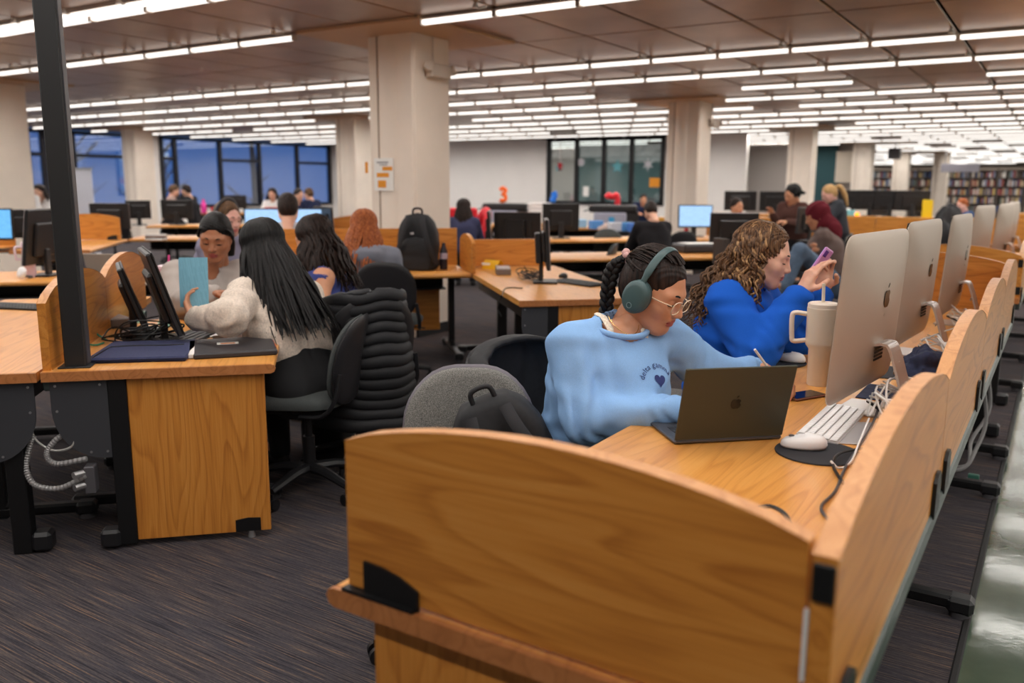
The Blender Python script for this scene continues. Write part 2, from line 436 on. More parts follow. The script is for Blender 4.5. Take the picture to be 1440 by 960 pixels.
TEAL = pm('teal_paint', (74, 112, 116), .6)
struct(MB().box((-11.5, 27.6, 1.5), (9.0, .1, 3)), 'wall_study_room', pm('warm_grey_paint', (186, 178, 172), .6))
struct(MB().box((-13.0, 27.48, 1.5), (3.4, .08, 2.9)), 'wall_teal', TEAL)
struct(MB().box((-8.3, 30.4, 1.5), (4.6, .1, 3)), 'wall_lobby', pm('warm_grey_paint', (186, 178, 172), .6))
struct(MB().box((-7.45, 30.2, 1.45), (1.9, .12, 2.9)), 'wall_lobby_teal', pm('teal_felt', (58, 96, 102), .8))
struct(MB().box((-5.95, 30.1, 2.1), (1.1, .2, 1.0)), 'trim_2', pm('pale_wood', (236, 222, 204), .5))
# ---------------------------------------------------------------- furniture
def arc_poly(L, z0, z1, zp, n=14, flip=False):
    top = []
    for i in range(n+1):
        t = i/n; top.append((t*L, z1 + (zp-z1)*math.sin(PI*t)**.75))
    return [(0, z0)] + top + [(L, z0)]
TOPZ, TTH = .74, .036
def desk(label, O, rz, L, D=.85, stations=None, wings=(), ends=(), gusset=(), legs=None, part=True, cat='desk', tray=True, group=None, nose=True, pz=1.0, pp=1.085, modesty=False):
    """local x along the desk, local y from the sitter's edge (0) to the partition (D)"""
    t = thing('library_desk', label, cat, (O[0], O[1], 0), rz, group)
    pr = [(0, TOPZ-TTH/2), (.004, TOPZ-.006), (.014, TOPZ), (D, TOPZ), (D, TOPZ-TTH), (.014, TOPZ-TTH), (.004, TOPZ-TTH+.006)]
    MB().prism(pr, (.012, 0, 0), (0, 1, 0), (0, 0, 1), (L-.024, 0, 0)).build('worktop', W_TOPX, t)
    for x in (0, L-.012):
        MB().prism([(-.004, TOPZ-TTH/2), (.002, TOPZ-.006), (.016, TOPZ-.001), (D, TOPZ-.001), (D, TOPZ-TTH-.002), (.016, TOPZ-TTH-.002), (.002, TOPZ-TTH+.004)], (x, 0, 0), (0, 1, 0), (0, 0, 1), (.012, 0, 0)).build('edge_band', W_LIP, t)
    if stations:
        for i in range(len(stations)-1):
            a, b = stations[i], stations[i+1]
            me = MB().prism(arc_poly(b-a-.004, TOPZ-.01, pz, pp), (a+.002, D-.031, 0), (1, 0, 0), (0, 0, 1), (0, .031, 0))
            q = me.build('partition_panel', [W_X], t)
            top = arc_poly(b-a-.004, 0, pz, pp)[1:-1]
            MB().grid(lambda u, v, top=top, a=a: (a+.002+np.interp(u*(len(top)-1), range(len(top)), [p_[0] for p_ in top]), D-.032+v*.033, .001+np.interp(u*(len(top)-1), range(len(top)), [p_[1] for p_ in top])), 28, 1).build('top_edging', W_EDGE, q)
            for xx in (a+.1, b-.1):
                MB().prism([(-.045, 0), (.045, 0), (.045, .085), (.02, .1), (-.02, .1), (-.045, .085)], (xx, D+.001, TOPZ-.04), (1, 0, 0), (0, 0, 1), (0, .008, 0)).build('bracket', BLACK, q)
        MB().box(((stations[0]+stations[-1])/2, D-.012, TOPZ-.055), (stations[-1]-stations[0], .036, .05), bev=.006).build('rail', pm('grey_rail', (72, 82, 80), .35, .5), t)
    for x, b0, b1, sd in wings:
        q = MB().prism(arc_poly(b1-b0, TOPZ+.008, 1.014, 1.072), (x-.015, b0, 0), (0, 1, 0), (0, 0, 1), (.03, 0, 0)).build('end_partition', W_Y, t)
        top = arc_poly(b1-b0, 0, 1.014, 1.072)[1:-1]
        MB().grid(lambda u, v: (x-.0155+v*.031, b0+np.interp(u*14, range(15), [p_[0] for p_ in top]), .001+np.interp(u*14, range(15), [p_[1] for p_ in top])), 28, 1).build('top_edging', W_EDGE, q)
        MB().prism([(.04, 0), (.16, 0), (.16, .035), (.12, .052), (.08, .06), (.04, .062)], (x+sd*.0155, b0, TOPZ+.001), (0, 1, 0), (0, 0, 1), (sd*.006, 0, 0)).build('bracket', BLACK, q)
        MB().box((x+sd*.02, b0+.075, TOPZ+.003), (.02, .16, .006)).build('bracket_foot', BLACK, q)
        if b1 > D-.1:
            for zz in (.965, .785): MB().box((x+sd*.0165, D-.0155, zz), (.010, .028, .052), bev=.002).build('corner_bracket', BLACK, q)
    for x, b0, b1 in ends:
        e = MB().box((x, (b0+b1)/2, (TOPZ-TTH+.028)/2), (.028, b1-b0, TOPZ-TTH-.028), bev=.002).build('end_panel', W_Z, t)
        MB().box((x, b1+.035, .36), (.05, .07, .69), bev=.004).build('end_post', BLACK, t)
        MB().box((x, b1+.10, .045), (.075, .075, .075), bev=.012).build('glide_cap', BLACKP, t)
        sg = 1 if x > L/2 else -1
        MB().prism([(0, 0), (.1, 0), (.1, .05), (.05, .058), (0, .055)], (x+sg*.0145, b0+.04, .031), (0, 1, 0), (0, 0, 1), (sg*.005, 0, 0)).build('foot_plate', BLACK, e)
        MB().cyl((x, b0+.08, 0), (x, b0+.08, .034), .016, .008, 8).build('glide', STEEL, t)
    for x, sg in gusset:
        n = 10; P_ = [(0, 0)] + [(.3*math.cos(a), -.34*math.sin(a)) for a in [PI/2*i/n for i in range(n, -1, -1)]]
        P_ = [(D-.02, TOPZ-TTH-.002), (D-.02, TOPZ-TTH-.12)] + [(D-.20+.18*math.cos(a), TOPZ-TTH-.12-.2*math.sin(a)) for a in [PI/2*i/n for i in range(n+1)]] + [(D-.225, TOPZ-TTH-.32), (D-.225, TOPZ-TTH-.002)]
        gp = MB().prism(P_, (x, 0, 0), (0, 1, 0), (0, 0, 1), (sg*.006, 0, 0)).build('gusset_plate', DKGREY, t)
        for yy, zz in ((D-.04, TOPZ-.06), (D-.20, TOPZ-.06), (D-.04, TOPZ-.16), (D-.15, TOPZ-.33), (D-.21, TOPZ-.33)): MB().cyl((x+sg*.006, yy, zz), (x+sg*.009, yy, zz), .005, n=8).build('bolt', STEEL, gp)
    for x in (legs if legs is not None else [0.35, L-.35]):
        l = MB().box((x, D*.62, .36), (.05, .085, .68), bev=.006).box((x, D*.62, .69), (.05, D*.7, .035))
        l.build('leg', BLACK, t)
        ft = MB().box((x, D*.55, .05), (.055, D*.95, .045), bev=.01).box((x, D*.62, .09), (.05, .2, .05), bev=.01, taper=.6)
        fo = ft.build('foot_bar', BLACK, t)
        for yy in (D*.07, D*1.03):
            MB().box((x, yy, .045), (.075, .085, .06), bev=.014).build('glide_cap', BLACKP, fo); MB().cyl((x, yy, 0), (x, yy, .02), .034, .034, 12).build('glide_foot', GREYP, fo)
    if tray: MB().box((L/2, D-.14, .63), (L-.3, .03, .14), bev=.004).box((L/2, D-.24, .565), (L-.3, .2, .012)).build('cable_tray', BLACK, t)
    if modesty: MB().box((L/2, D-.1, .42), (L-.35, .02, .50), bev=.003).build('modesty_panel', W_X, t)
    return t

E1 = Vector((math.sqrt(.5), math.sqrt(.5))); E2 = Vector((-math.sqrt(.5), math.sqrt(.5)))
R45 = PI/4
# the long iMac desk beside the green aisle: local x runs towards the camera
RD_Y1, RD_Y0 = 5.70, 1.035
st = [RD_Y1-y for y in (5.66, 4.515, 3.375, 2.235, 1.045)]
right_desk = desk('long oak computer desk with scalloped partition along the green aisle', (-1.05, RD_Y1), -PI/2, RD_Y1-RD_Y0, .86,
     stations=st, wings=((RD_Y1-1.064, .04, .824, 1), (.04, .04, .824, -1)), ends=((RD_Y1-1.075, .085, .72), (.05, .085, .72)), legs=[RD_Y1-2.235-.9, RD_Y1-2.235+.02, 1.2, .5])
MB().box((RD_Y1-1.049, .827, .875), (.004, .007, .10)).build('white_edge_strip', WHITEP, right_desk)
# next iMac desk farther along the aisle
rd2 = desk('oak computer desk on the aisle just behind the long iMac desk', (-1.05, 11.1), -PI/2, 4.62, .86, stations=[0, 1.15, 2.3, 3.45, 4.6], wings=((4.58, .04, .845, 1),), ends=((4.56, .085, .72),), legs=[.4, 1.6, 2.8, 4.0])
rd3 = desk('oak aisle desk farthest along the green floor', (-1.05, 17.2), -PI/2, 4.62, .86, stations=[0, 1.15, 2.3, 3.45, 4.6], wings=((4.58, .04, .845, 1),), ends=((4.56, .085, .72),), legs=[.4, 2.3, 4.0])
# left back-to-back desks, turned 45 degrees
A0 = Vector((-2.61, 2.325))
deskA = desk('oak desk with black end post where the woman in cream sits', A0, 3*R45, 1.30, .86, stations=[.03, .97, 1.92], ends=((.045, .045, .565),), gusset=((.03, -1),), legs=[.5, 1.1])
B0 = A0 - E1*(.875) - E1*.86
deskB = desk('oak desk backing onto the post desk across the scalloped partition', B0 + E2*2.32, -R45, 2.32, .86, gusset=((2.29, 1),), legs=[.6, 1.9])
MB().box((2.245, .74, .35), (.07, .07, .70), bev=.004).build('end_post', BLACK, deskB); MB().box((2.25, .81, .045), (.08, .075, .08), bev=.014).build('glide_cap', BLACKP, deskB)
# middle desk with two monitors
M0 = Vector((-2.81, 4.5)) + E1*.86
deskM = desk('oak desk with loose cables and a yellow card, black legs', M0, 3*R45, 2.3, .86, ends=((.045, .04, .60),), gusset=((.03, -1),), legs=[.75, 1.4, 2.1])
q = MB().prism(arc_poly(.62, TOPZ+.005, .985, 1.05), (2.28-.62, .845, 0), (1, 0, 0), (0, 0, 1), (0, .03, 0)).build('partition_panel', W_X, deskM)
MB().prism([(0, TOPZ+.004), (.75, TOPZ+.004), (.75, .98), (0, .98)], (2.27, .1, 0), (0, 1, 0), (0, 0, 1), (.03, 0, 0)).build('end_partition', W_Y, deskM)
# desk of the red-haired woman
D2 = Vector((-4.02, 5.70)) - E1*1.72
desk2 = desk('oak desk with a black backpack on it below the big column', D2, R45, 1.72, .80, legs=[.3, 1.62], modesty=True)
MB().box((.86, .80, .90), (1.72, .03, .34), bev=.003).build('partition_panel', W_X, desk2)
MB().box((1.5, .775, .765), (.16, .014, .05), bev=.003).build('bracket', BLACK, desk2)
# desks behind
R1O = Vector((-4.12, 7.38)) - E1*.42
deskR1 = desk('oak desk with nothing but a scanner case, behind the monitor desk', R1O, R45, 2.7, .80, legs=[.3, 1.3, 2.4])
R2O = Vector((-5.40, 10.0)) - E1*.5
deskR2 = desk('oak desk where the person in the black hooded jacket works', R2O, R45, 3.4, .80, legs=[.3, 1.6, 3.1])
deskBox = desk('oak desk covered with blue boxes and papers in front of the copiers', Vector((-7.5, 12.3)), R45, 2.3, .80, legs=[.4, 1.9])
deskCop = desk('oak desk in front of the grey copier by the white wall', Vector((-9.6, 12.2)), R45, 2.6, .8, legs=[.4, 2.2])
deskH = desk('oak desk with white headphones and a large side-on monitor', at(0, 396, .74).to_2d() - E1*1.0, R45, 2.6, .8, legs=[.4, 2.2])
LC = at(180, 336, .74).to_2d()
deskC = desk('oak corner desk with a wide black monitor near the window column', LC, R45, 2.3, .8, legs=[.4, 1.9], stations=None)
deskW = desk('oak corner desk wing with an orange end panel beside the wide monitor', LC - E2*1.9 - E1*.0, 3*R45, 1.9, .8, legs=[.4, 1.5], wings=((1.75, .05, .75, -1),))
deskE = desk('oak desk with a closed-back monitor and empty chair near the windows', at(205, 318, .74).to_2d(), R45, 2.2, .8, legs=[.4, 1.8])
deskP = desk('oak desk by the windows with a pink bottle', at(330, 300, .74).to_2d() - E1*1.2, R45, 3.2, .8, legs=[.4, 2.8])
deskFL = desk('oak desk with a small black monitor in front of a cream column', at(60, 352, .74).to_2d() - E1*2.2, R45, 1.7, .8, legs=[.4, 1.4], stations=[0, 1.7])
deskLit = desk('oak desk where two lit monitors stand behind the study group', at(345, 346, .74).to_2d() - E1*.55, R45, 1.2, .8, legs=[.3, .9])
deskTall = desk('oak desk with tall partition behind the red-haired woman and monitors', at(455, 345, .74).to_2d()+E1*.02, R45, 1.5, .8, legs=[.4, 1.2], stations=[0, 1.5])
# long service counter far right
def counter(label, O, rz, L, H=1.05):
    t = thing('service_counter', label, 'counter', (O[0], O[1], 0), rz)
    n = max(2, int(L/1.4))
    for i in range(n): MB().box(((i+.5)*L/n, 0, H/2), (L/n-.012, .04, H-.04), bev=.003).build('front_panel', W_X, t)
    MB().box((L/2, .2, H-.005), (L, .45, .04), bev=.006).build('counter_top', W_TOPX, t)
    MB().box((L/2, .38, H/2-.06), (L, .03, H-.14)).build('back_panel', W_X, t)
    return t
counterL = counter('long oak counter with many black monitors at the back', (-5.9, 16.2), .0, 4.7, .93)
counter('oak counter end seen past the far silver computers', (-.9, 19.4), .0, 2.4, .95)
counterB = counter('oak counter beside the standing person in brown', (-6.0, 15.1), 0, 1.7, .9)

# chairs
def chair_proto(fab, shellm, high=.86):
    t = obj('task_chair', None)
    def seat(u, v):
        a = u*2*PI; r = v
        x = .235*math.copysign(abs(math.cos(a))**.62, math.cos(a))*r; y = .225*math.copysign(abs(math.sin(a))**.62, math.sin(a))*r
        return x, y
    n = 28
    prof = [(.0, .505), (.6, .508), (.9, .5), (1.0, .478), (.985, .452), (.8, .44), (.0, .44)]
    m = MB(); V = []
    for r, z in prof:
        for i in range(n):
            x, y = seat(i/n, max(r, .001)); V.append((x, y+.02, z + (.012*(1-r) if z > .48 else 0) - (.03*max(0, y/.225)**3 if z > .45 else 0)))
    F = [(j*n+i, j*n+(i+1) % n, (j+1)*n+(i+1) % n, (j+1)*n+i) for j in range(len(prof)-1) for i in range(n)]
    m.add(V, F).build('seat', fab, t, smooth=60)
    MB().box((0, .02, .433), (.36, .34, .03), bev=.012).build('seat_pan', BLACKP, t)
    def back(y_in, sc, thick):
        mm = MB(); N = 30; rows = []
        for k, (r, dy) in enumerate([(.02, 0), (.5, 0), (.85, .003), (.96, .01), (1.0, .025), (.985, thick), (.8, thick+.006), (.02, thick+.006)]):
            row = []
            for i in range(N):
                a = 2*PI*i/N; ca, sa = math.cos(a), math.sin(a)
                x = .222*sc*math.copysign(abs(ca)**.6, ca)*r; z = .205*sc*math.copysign(abs(sa)**(.62 if sa < 0 else .8), sa)*r
                x *= 1 - .18*max(0, z/.2)**2
                zz = high-.205+z
                y = y_in - dy + 1.1*x*x - .16*(zz-.62)
                row.append((x, y, zz))
            rows += row
        mm.add(rows, [(j*N+i, j*N+(i+1) % N, (j+1)*N+(i+1) % N, (j+1)*N+i) for j in range(7) for i in range(N)])
        return mm
    back(-.20, .97, .03).build('backrest', fab, t, smooth=60)
    back(-.225, 1.0, .028).build('back_shell', shellm, t, smooth=60)
    for s in (-1, 1):
        MB().tube(spline([(s*.21, -.03, .42), (s*.232, -.14, .43), (s*.235, -.2, .5), (s*.22, -.225, .62)], 5), .014, 8, sq=.7).build('back_strut', BLACKP, t)
    MB().cyl((0, 0, .1), (0, 0, .27), .030, .028, 14).cyl((0, 0, .25), (0, 0, .43), .018, .018, 12).build('gas_lift', BLACKP, t)
    MB().box((0, 0, .41), (.16, .2, .04), bev=.01).build('mechanism', BLACK, t)
    MB().tube([(.08, .02, .415), (.2, .03, .41), (.25, .03, .4)], .006, 6).build('lever', BLACKP, t)
    for i in range(5):
        a = 2*PI*i/5 + .3; c, s_ = math.cos(a), math.sin(a)
        l = MB().tube([(0, 0, .115), (c*.12, s_*.12, .115), (c*.29, s_*.29, .085)], [.034, .028, .02], 8, sq=.8).build('base_leg', GREYP if False else BLACKP, t)
        cs = MB().cyl((c*.295-s_*.012, s_*.295+c*.012, .027), (c*.295-s_*.03, s_*.295+c*.03, .027), .027, n=12).cyl((c*.295+s_*.012, s_*.295-c*.012, .027), (c*.295+s_*.03, s_*.295-c*.03, .027), .027, n=12)
        cs.box((c*.292, s_*.292, .05), (.022, .022, .05)).build('caster', BLACKP, l)
    return t
CH = {'a': chair_proto(FABRIC, pm('chair_shell', (34, 33, 36), .42)), 'b': chair_proto(FABRICL, pm('grey_chair_shell', (98, 92, 100), .45)), 'c': chair_proto(FABRIC, pm('chair_shell', (34, 33, 36), .42), .92)}
CHU = {}
def chair(kind, x, y, rz, label, group=None):
    o = CH[kind] if kind not in CHU else copy_tree(CHU[kind])
    CHU[kind] = o; o.location = (x, y, 0); o.rotation_euler = (0, 0, rz)
    return tag(o, label, 'chair', group)
# ---------------------------------------------------------------- screens and small things
ALU = pm('anodised_aluminium', (184, 170, 156), .46, .4)
ALUD = pm('logo_mirror_black', (62, 56, 52), .2, .6)
SCR = pm('dark_screen', (14, 14, 17), .12)
WHITECABLE = pm('white_cable', (236, 234, 232), .4); BLACKCABLE = pm('black_cable', (18, 18, 20), .5); GREENCABLE = pm('green_cable', (38, 130, 104), .45)
def lit_screen(name, c, s=1.0, bars=()):
    if name in MATS: return MATS[name]
    N = NT(name); co = N.n('TexCoord'); sep = N.n('SeparateXYZ'); N.l(co.outputs['Generated'], sep.inputs[0])
    w = N.n('TexBrick', i_Scale=5.0); w.inputs['Color1'].default_value = srgb(*c); w.inputs['Color2'].default_value = srgb(*[min(255, x+14) for x in c]); w.inputs['Mortar'].default_value = srgb(*[min(255, x+40) for x in c])
    N.l(co.outputs['Generated'], w.inputs[0]); N.l(w.outputs[0], N.b.inputs['Emission Color']); N.b.inputs['Emission Strength'].default_value = s
    N.b.inputs['Base Color'].default_value = (.01, .01, .01, 1); MATS[name] = N.mat; return N.mat
def apple_logo(mb, R, c, s, m=0):
    pts = []
    for i in range(48):
        a = 2*PI*i/48; r = 1 - .16*max(0, math.cos(a-PI/2))**8*1.6 - .10*max(0, math.cos(a+PI/2))**14 + .05*abs(math.sin(2*a))
        x, y = r*math.cos(a)*.92, r*math.sin(a)*1.02
        d = math.hypot(x-1.12, y-.18)
        if d < .42: x = 1.12 - math.sqrt(max(0, .42**2-(y-.18)**2))
        pts.append((x*s, y*s))
    ux, uy, n = R
    mb.prism(pts, c, ux, uy, Vector(n)*.0015, m)
    leaf = [(.02+.34*t*1.0, 1.08+.5*t) for t in (0,)]
    lf = [(0, 1.12), (.04, 1.34), (.18, 1.52), (.36, 1.6), (.34, 1.4), (.22, 1.22)]
    mb.prism([(x*s, y*s) for x, y in lf], c, ux, uy, Vector(n)*.0015, m); return mb
def desktop_all_in_one(x, y, rz, label, group='silver all-in-one computers on the aisle desks', w=.65, h=.516, logo=True, z0=.80, tilt=.06):
    t = thing('all_in_one_computer', label, 'computer', (x, y, TOPZ), rz, group)
    zb = z0-TOPZ; T = Matrix.Rotation(tilt, 3, 'X')        # tips the top away from the viewer
    def pt(u, yy, v): return T @ Vector((u, yy, v)) + Vector((0, 0, zb))
    m = MB(); rows = [(1.0, .004), (1.0, 0), (.985, -.004), (.9, -.014), (.6, -.033), (.25, -.042), (.02, -.043)]
    N = 40; V = []
    for r, dy in rows:
        for i in range(N):
            a = 2*PI*(i+.5)/N; ca, sa = math.cos(a), math.sin(a); e = .16 if r > .95 else .16 + .5*(1-r)
            V.append(pt(w/2*math.copysign(abs(ca)**e, ca)*r, dy, h/2 + h/2*math.copysign(abs(sa)**e, sa)*r))
    F = [(j*N+i, j*N+(i+1) % N, (j+1)*N+(i+1) % N, (j+1)*N+i) for j in range(len(rows)-1) for i in range(N)] + [tuple(range(N))]
    sh = m.add(V, F).build('aluminium_body', ALU, t, smooth=25)
    MB().add([pt(-w/2+.004, .0055, .085), pt(w/2-.004, .0055, .085), pt(w/2-.004, .0055, h-.004), pt(-w/2+.004, .0055, h-.004)], [(0, 1, 2, 3)]).build('screen', SCR, t, smooth=0)
    if logo:
        c = pt(0, -.0435, h*.60); apple_logo(MB(), (T @ Vector((1, 0, 0)), T @ Vector((0, 0, 1)), T @ Vector((0, -1, 0))), c, .030).build('apple_emblem', ALUD, sh)
    vt = MB()
    for i in range(9):
        for j in range(5): vt.box(pt(-.04+i*.01, -.0425, .115+j*.012), (.005, .003, .007))
    vt.build('vent_grille', BLACKP, sh)
    arm = spline([pt(0, -.03, .16), (0, -.075, zb+.165), (0, -.10, zb+.14), (0, -.155, .03), (0, -.165, .008), (0, -.14, .004)], 6)
    s = MB(); hw = .05
    for i in range(len(arm)-1):
        a, b = arm[i], arm[i+1]; tt = (b-a).normalized(); nn = tt.cross(Vector((1, 0, 0)))*.004
        s.add([a+Vector((sx*hw, 0, 0))+nn*sn for sn in (-1, 1) for sx in (-1, 1)] + [b+Vector((sx*hw, 0, 0))+nn*sn for sn in (-1, 1) for sx in (-1, 1)],
              [(0, 1, 5, 4), (2, 6, 7, 3), (0, 4, 6, 2), (1, 3, 7, 5)])
    s.build('stand_arm', pm('stand_aluminium', (206, 200, 196), .3, .6), t)
    MB().box((0, -.055, .004), (.19, .21, .007), bev=.002).build('stand_foot', pm('stand_aluminium', (206, 200, 196), .3, .6), t)
    MB().lathe([(.022, 0), (.024, .002), (.02, .003)], (0, -.107, zb+.09), 16, R=Matrix.Rotation(PI/2+.3, 3, 'X')).build('cable_port', WHITEP, t)
    return t
D2R = PI/180
desktop_all_in_one(-.505, 2.90, 83.7*D2R, 'silver all-in-one computer beside the cream tumbler, first on the aisle desk', None)
desktop_all_in_one(-.515, 4.02, 85.6*D2R, 'silver all-in-one computer standing between two others on the long aisle desk', None)
desktop_all_in_one(-.47, 5.05, 87*D2R, 'darker-looking all-in-one computer at the far end of the long aisle desk', None)
desktop_all_in_one(-.55, 7.75, 82*D2R, 'silver all-in-one computer on the second aisle desk, behind the black coat', None, logo=False)
desktop_all_in_one(-.46, 8.85, 82*D2R, 'silver all-in-one computer second along the second aisle desk', None, logo=False)
desktop_all_in_one(-.46, 10.1, 84*D2R, 'silver all-in-one computer at the end of the second aisle desk', None, logo=False)

MONB = pm('monitor_black', (34, 32, 33), .4); MONE = pm('monitor_silver_edge', (150, 142, 142), .35, .5)
def monitor(base, phi, label, w=.50, h=.31, scr=None, z=TOPZ, lift=.11, tilt=.05, edge=MONB, back=False, group=None):
    t = thing('computer_monitor', label, 'monitor', (base[0], base[1], z), phi*D2R-PI/2, group)
    T = Matrix.Rotation(tilt, 3, 'X')
    def P(u, yy, v): return T @ Vector((u, yy, v)) + Vector((0, 0, lift))
    b = MB().box(P(0, -.012, h/2), (w, .024, h), 0, .006, T); b.box(P(0, -.033, h*.45), (w*.62, .03, h*.62), 0, .012, T).build('monitor_casing', MONB, t)
    MB().box(P(0, .002, h/2), (w+.004, .006, h+.004), 0, .002, T).build('bezel', edge, t)
    MB().box(P(0, .0045, h/2+.004), (w-.03, .004, h-.035), 0, 0, T).build('screen', scr or SCR, t)
    MB().box((0, -.06, lift*.5+.05), (.07, .03, lift+.12), 0, .006).build('stand_neck', MONB, t)
    MB().box((0, -.03, .008), (.24, .18, .014), 0, .006).build('stand_base', MONB, t)
    if back: MB().box(P(0, -.075, h*.42), (.2, .045, .22), 0, .008, T).build('mounted_mini_computer', BLACKP, t)
    return t
BLUE = lit_screen('lit_blue_screen', (92, 168, 232), 1.0); PALEB = lit_screen('lit_pale_blue_screen', (150, 190, 240), 1.0)
def desk_pt(o, px, b, z=TOPZ):         # the point b metres behind a desk's front edge that lies on a given pixel column
    u = Vector((math.cos(o.rotation_euler.z), math.sin(o.rotation_euler.z), 0)); v = Vector((-u.y, u.x, 0)); k = (px-720)/FPX
    q0 = Vector(o.location) + v*b; q0.z = z-CAM_H; w = CR - CF*k; x = -q0.dot(w)/u.dot(w); q0 = q0 + u*x; return Vector((q0.x, q0.y, z))
def mon(px, py, phi, label, z=TOPZ, on=None, b=.45, **k): return monitor(desk_pt(on, px, b, z) if on else at(px, py, z), phi, label, z=z, **k)
mon(-10, 352, -50, 'monitor with a plain bright blue screen beside the large side-on one', scr=BLUE, h=.33, w=.44)
mon(42, 330, 150, 'small black monitor in front of the cream column', on=deskFL, w=.42)
mon(58, 408, 214, 'large monitor seen side-on behind the black post', w=.52, h=.42, edge=MONE, lift=.10, tilt=.14, on=deskH, b=.4)
mon(158, 329, 118, 'wide black monitor on the corner desk below the window', on=deskC, w=.54, h=.34, edge=MONE)
mon(196, 308, 150, 'thin monitor between the wide monitor and the cream wall column', on=deskE, w=.4)
mon(251, 311, 120, 'black monitor over the empty black chair near the windows', on=deskE, w=.56, h=.32)
mon(332, 316, 120, 'black monitor behind the study group, right of the pink bottle', on=deskP, w=.56, h=.32)
mon(372, 331, -50, 'lit pale blue monitor just left of the short dark-haired head', on=deskLit, scr=PALEB, w=.46)
mon(436, 333, -50, 'lit pale blue monitor just right of the short dark-haired head', on=deskLit, scr=PALEB, w=.46)
mon(458, 338, 70, 'monitor seen edge-on beside the red-haired woman', on=deskTall, w=.5, h=.33, edge=MONE)
mon(692, 353, 32, 'monitor standing edge-on at the far end of the cable-strewn desk', w=.48, h=.33, edge=MONE, tilt=.08)
mon(772, 397, 32, 'slim monitor edge-on above the keyboard on the cable-strewn desk', w=.48, h=.36, edge=MONE, back=True)
mon(728, 355, 105, 'grey-backed monitor with a mounted mini computer', w=.52, h=.32, back=True, edge=MONE)
mon(788, 337, 128, 'square black monitor in front of the second study room pane', on=deskR2, w=.5, h=.36)
mon(977, 333, -52, 'lit blue monitor in front of the second column', on=deskR2, b=.55, scr=PALEB, w=.50, h=.32, lift=.13)
mon(1030, 353, 122, 'black monitor back in front of the curly-haired woman', on=deskR1, b=.5, w=.52, h=.32, edge=MONE)
mon(1132, 339, 165, 'grey monitor back beside the dark red headscarf', w=.52, h=.34, edge=GREYP)
for i, (px, phi) in enumerate(((1040, 100), (1090, 95))):
    mon(px, 300, phi, ('black monitor behind the woman peering over a screen', 'black monitor left of the standing person in brown')[i], z=.92, on=counterB, b=.2, w=.56, h=.34)
for i, px in enumerate((1197, 1222, 1250, 1281)):
    mon(px, 303, 92 + 5*i, ('black monitor on the long counter behind the blonde woman', 'second black monitor on the long counter, before a white column', 'black monitor on the long counter between the second and the widest one', 'widest black monitor on the long counter beside a yellow folder')[i], z=.945, on=counterL, b=.22, w=.5+.06*(i == 3), h=.34)
# tilted old monitor and chassis on the post desk
mA = at(246, 478, TOPZ)
monitor(mA + Vector((.0, .02, 0)), 60, 'black monitor tilted back on the post desk amid black cables', w=.46, h=.38, lift=.055, tilt=.30)
mB = at(213, 470, TOPZ)
monitor(mB + Vector((-.03, 0, 0)), 58, 'slim black monitor tilted behind the other on the post desk', w=.40, h=.30, lift=.05, tilt=.32)

def cable(pts, label, m, r=.003, group=None, name='cable'):
    P = spline(pts, 6); o = Vector(P[0])
    t = MB().tube([q-o for q in P], r, 6).build(name, m, None, o, smooth=60)
    return tag(t, label, 'cable', group)
def scribble(c, sx, sy, n, seed, r, z=TOPZ+.006, lift=.04, rot=0):
    q = random.Random(seed); out = []
    th = q.uniform(0, 6.28); rr = q.uniform(.5, 1)
    for i in range(n):
        th += q.uniform(.9, 1.9)*(1 if seed % 2 else -1); rr = min(1.1, max(.35, rr+q.uniform(-.3, .3))); a, b = sx*rr*math.cos(th), sy*rr*math.sin(th)
        out.append((c[0]+a*math.cos(rot)-b*math.sin(rot), c[1]+a*math.sin(rot)+b*math.cos(rot), z + abs(q.gauss(0, lift))))
    return out
for i in range(9):
    cable(scribble(mA.to_2d()-E1*.13-E2*.02, .16, .08, 7, 20+i, .003, rot=R45), 'black cord tangled behind the tilted monitors on the post desk', BLACKCABLE, .0035, 'black cords tangled on the post desk')
pg = at(118, 470, TOPZ)
cable([at(113, 462, TOPZ+.04), at(125, 458, TOPZ+.06), at(137, 470, TOPZ+.02), at(150, 478, TOPZ+.01)], 'upper green network cable beside the black post', GREENCABLE, .004)
cable([at(113, 476, TOPZ+.01), at(122, 483, TOPZ+.008), at(134, 485, TOPZ+.008), at(146, 482, TOPZ+.008)], 'lower green network cable lying beside the black post', GREENCABLE, .004)
for i in range(5):
    cable(scribble(at(745, 392, TOPZ).to_2d(), .22, .09, 7, 60+i, .003, rot=-R45), 'black cord looped on the desk with the yellow card', BLACKCABLE, .004, 'black cords on the cable-strewn desk')
cable([at(735, 405, TOPZ+.01), at(712, 405, TOPZ+.01), at(706, 416, TOPZ-.01), at(700, 432, .62), at(705, 445, .56)], 'thin cord hanging off the edge of the cable-strewn desk', BLACKCABLE, .004)
stn = (('first', 2.90), ('second', 4.02), ('third', 5.05))
for w_, yy in stn:
    for i in range(7):
        cable([(-.46, yy-.12+.05*i, TOPZ+.06)] + scribble((-.33, yy-.12), .11, .22, 5, int(yy*100)+i, .003, lift=.05), 'white cord tangled behind the %s silver computer from the tumbler' % w_, WHITECABLE, .0034, 'white cords behind the %s silver computer' % w_)
    cable([(-.46, yy-.1, TOPZ+.05), (-.36, yy-.2, TOPZ+.03), (-.28, yy-.1, TOPZ+.012), (-.24, yy+.1, TOPZ+.008)], 'thick black cord under the %s silver computer from the tumbler' % w_, BLACKCABLE, .005)
cable([at(1222, 588, TOPZ+.05), at(1207, 625, TOPZ+.02), at(1196, 650, TOPZ+.008), at(1180, 658, TOPZ+.006), at(1168, 648, TOPZ+.02)], 'white mouse cord by the round black pad', WHITECABLE, .0028)
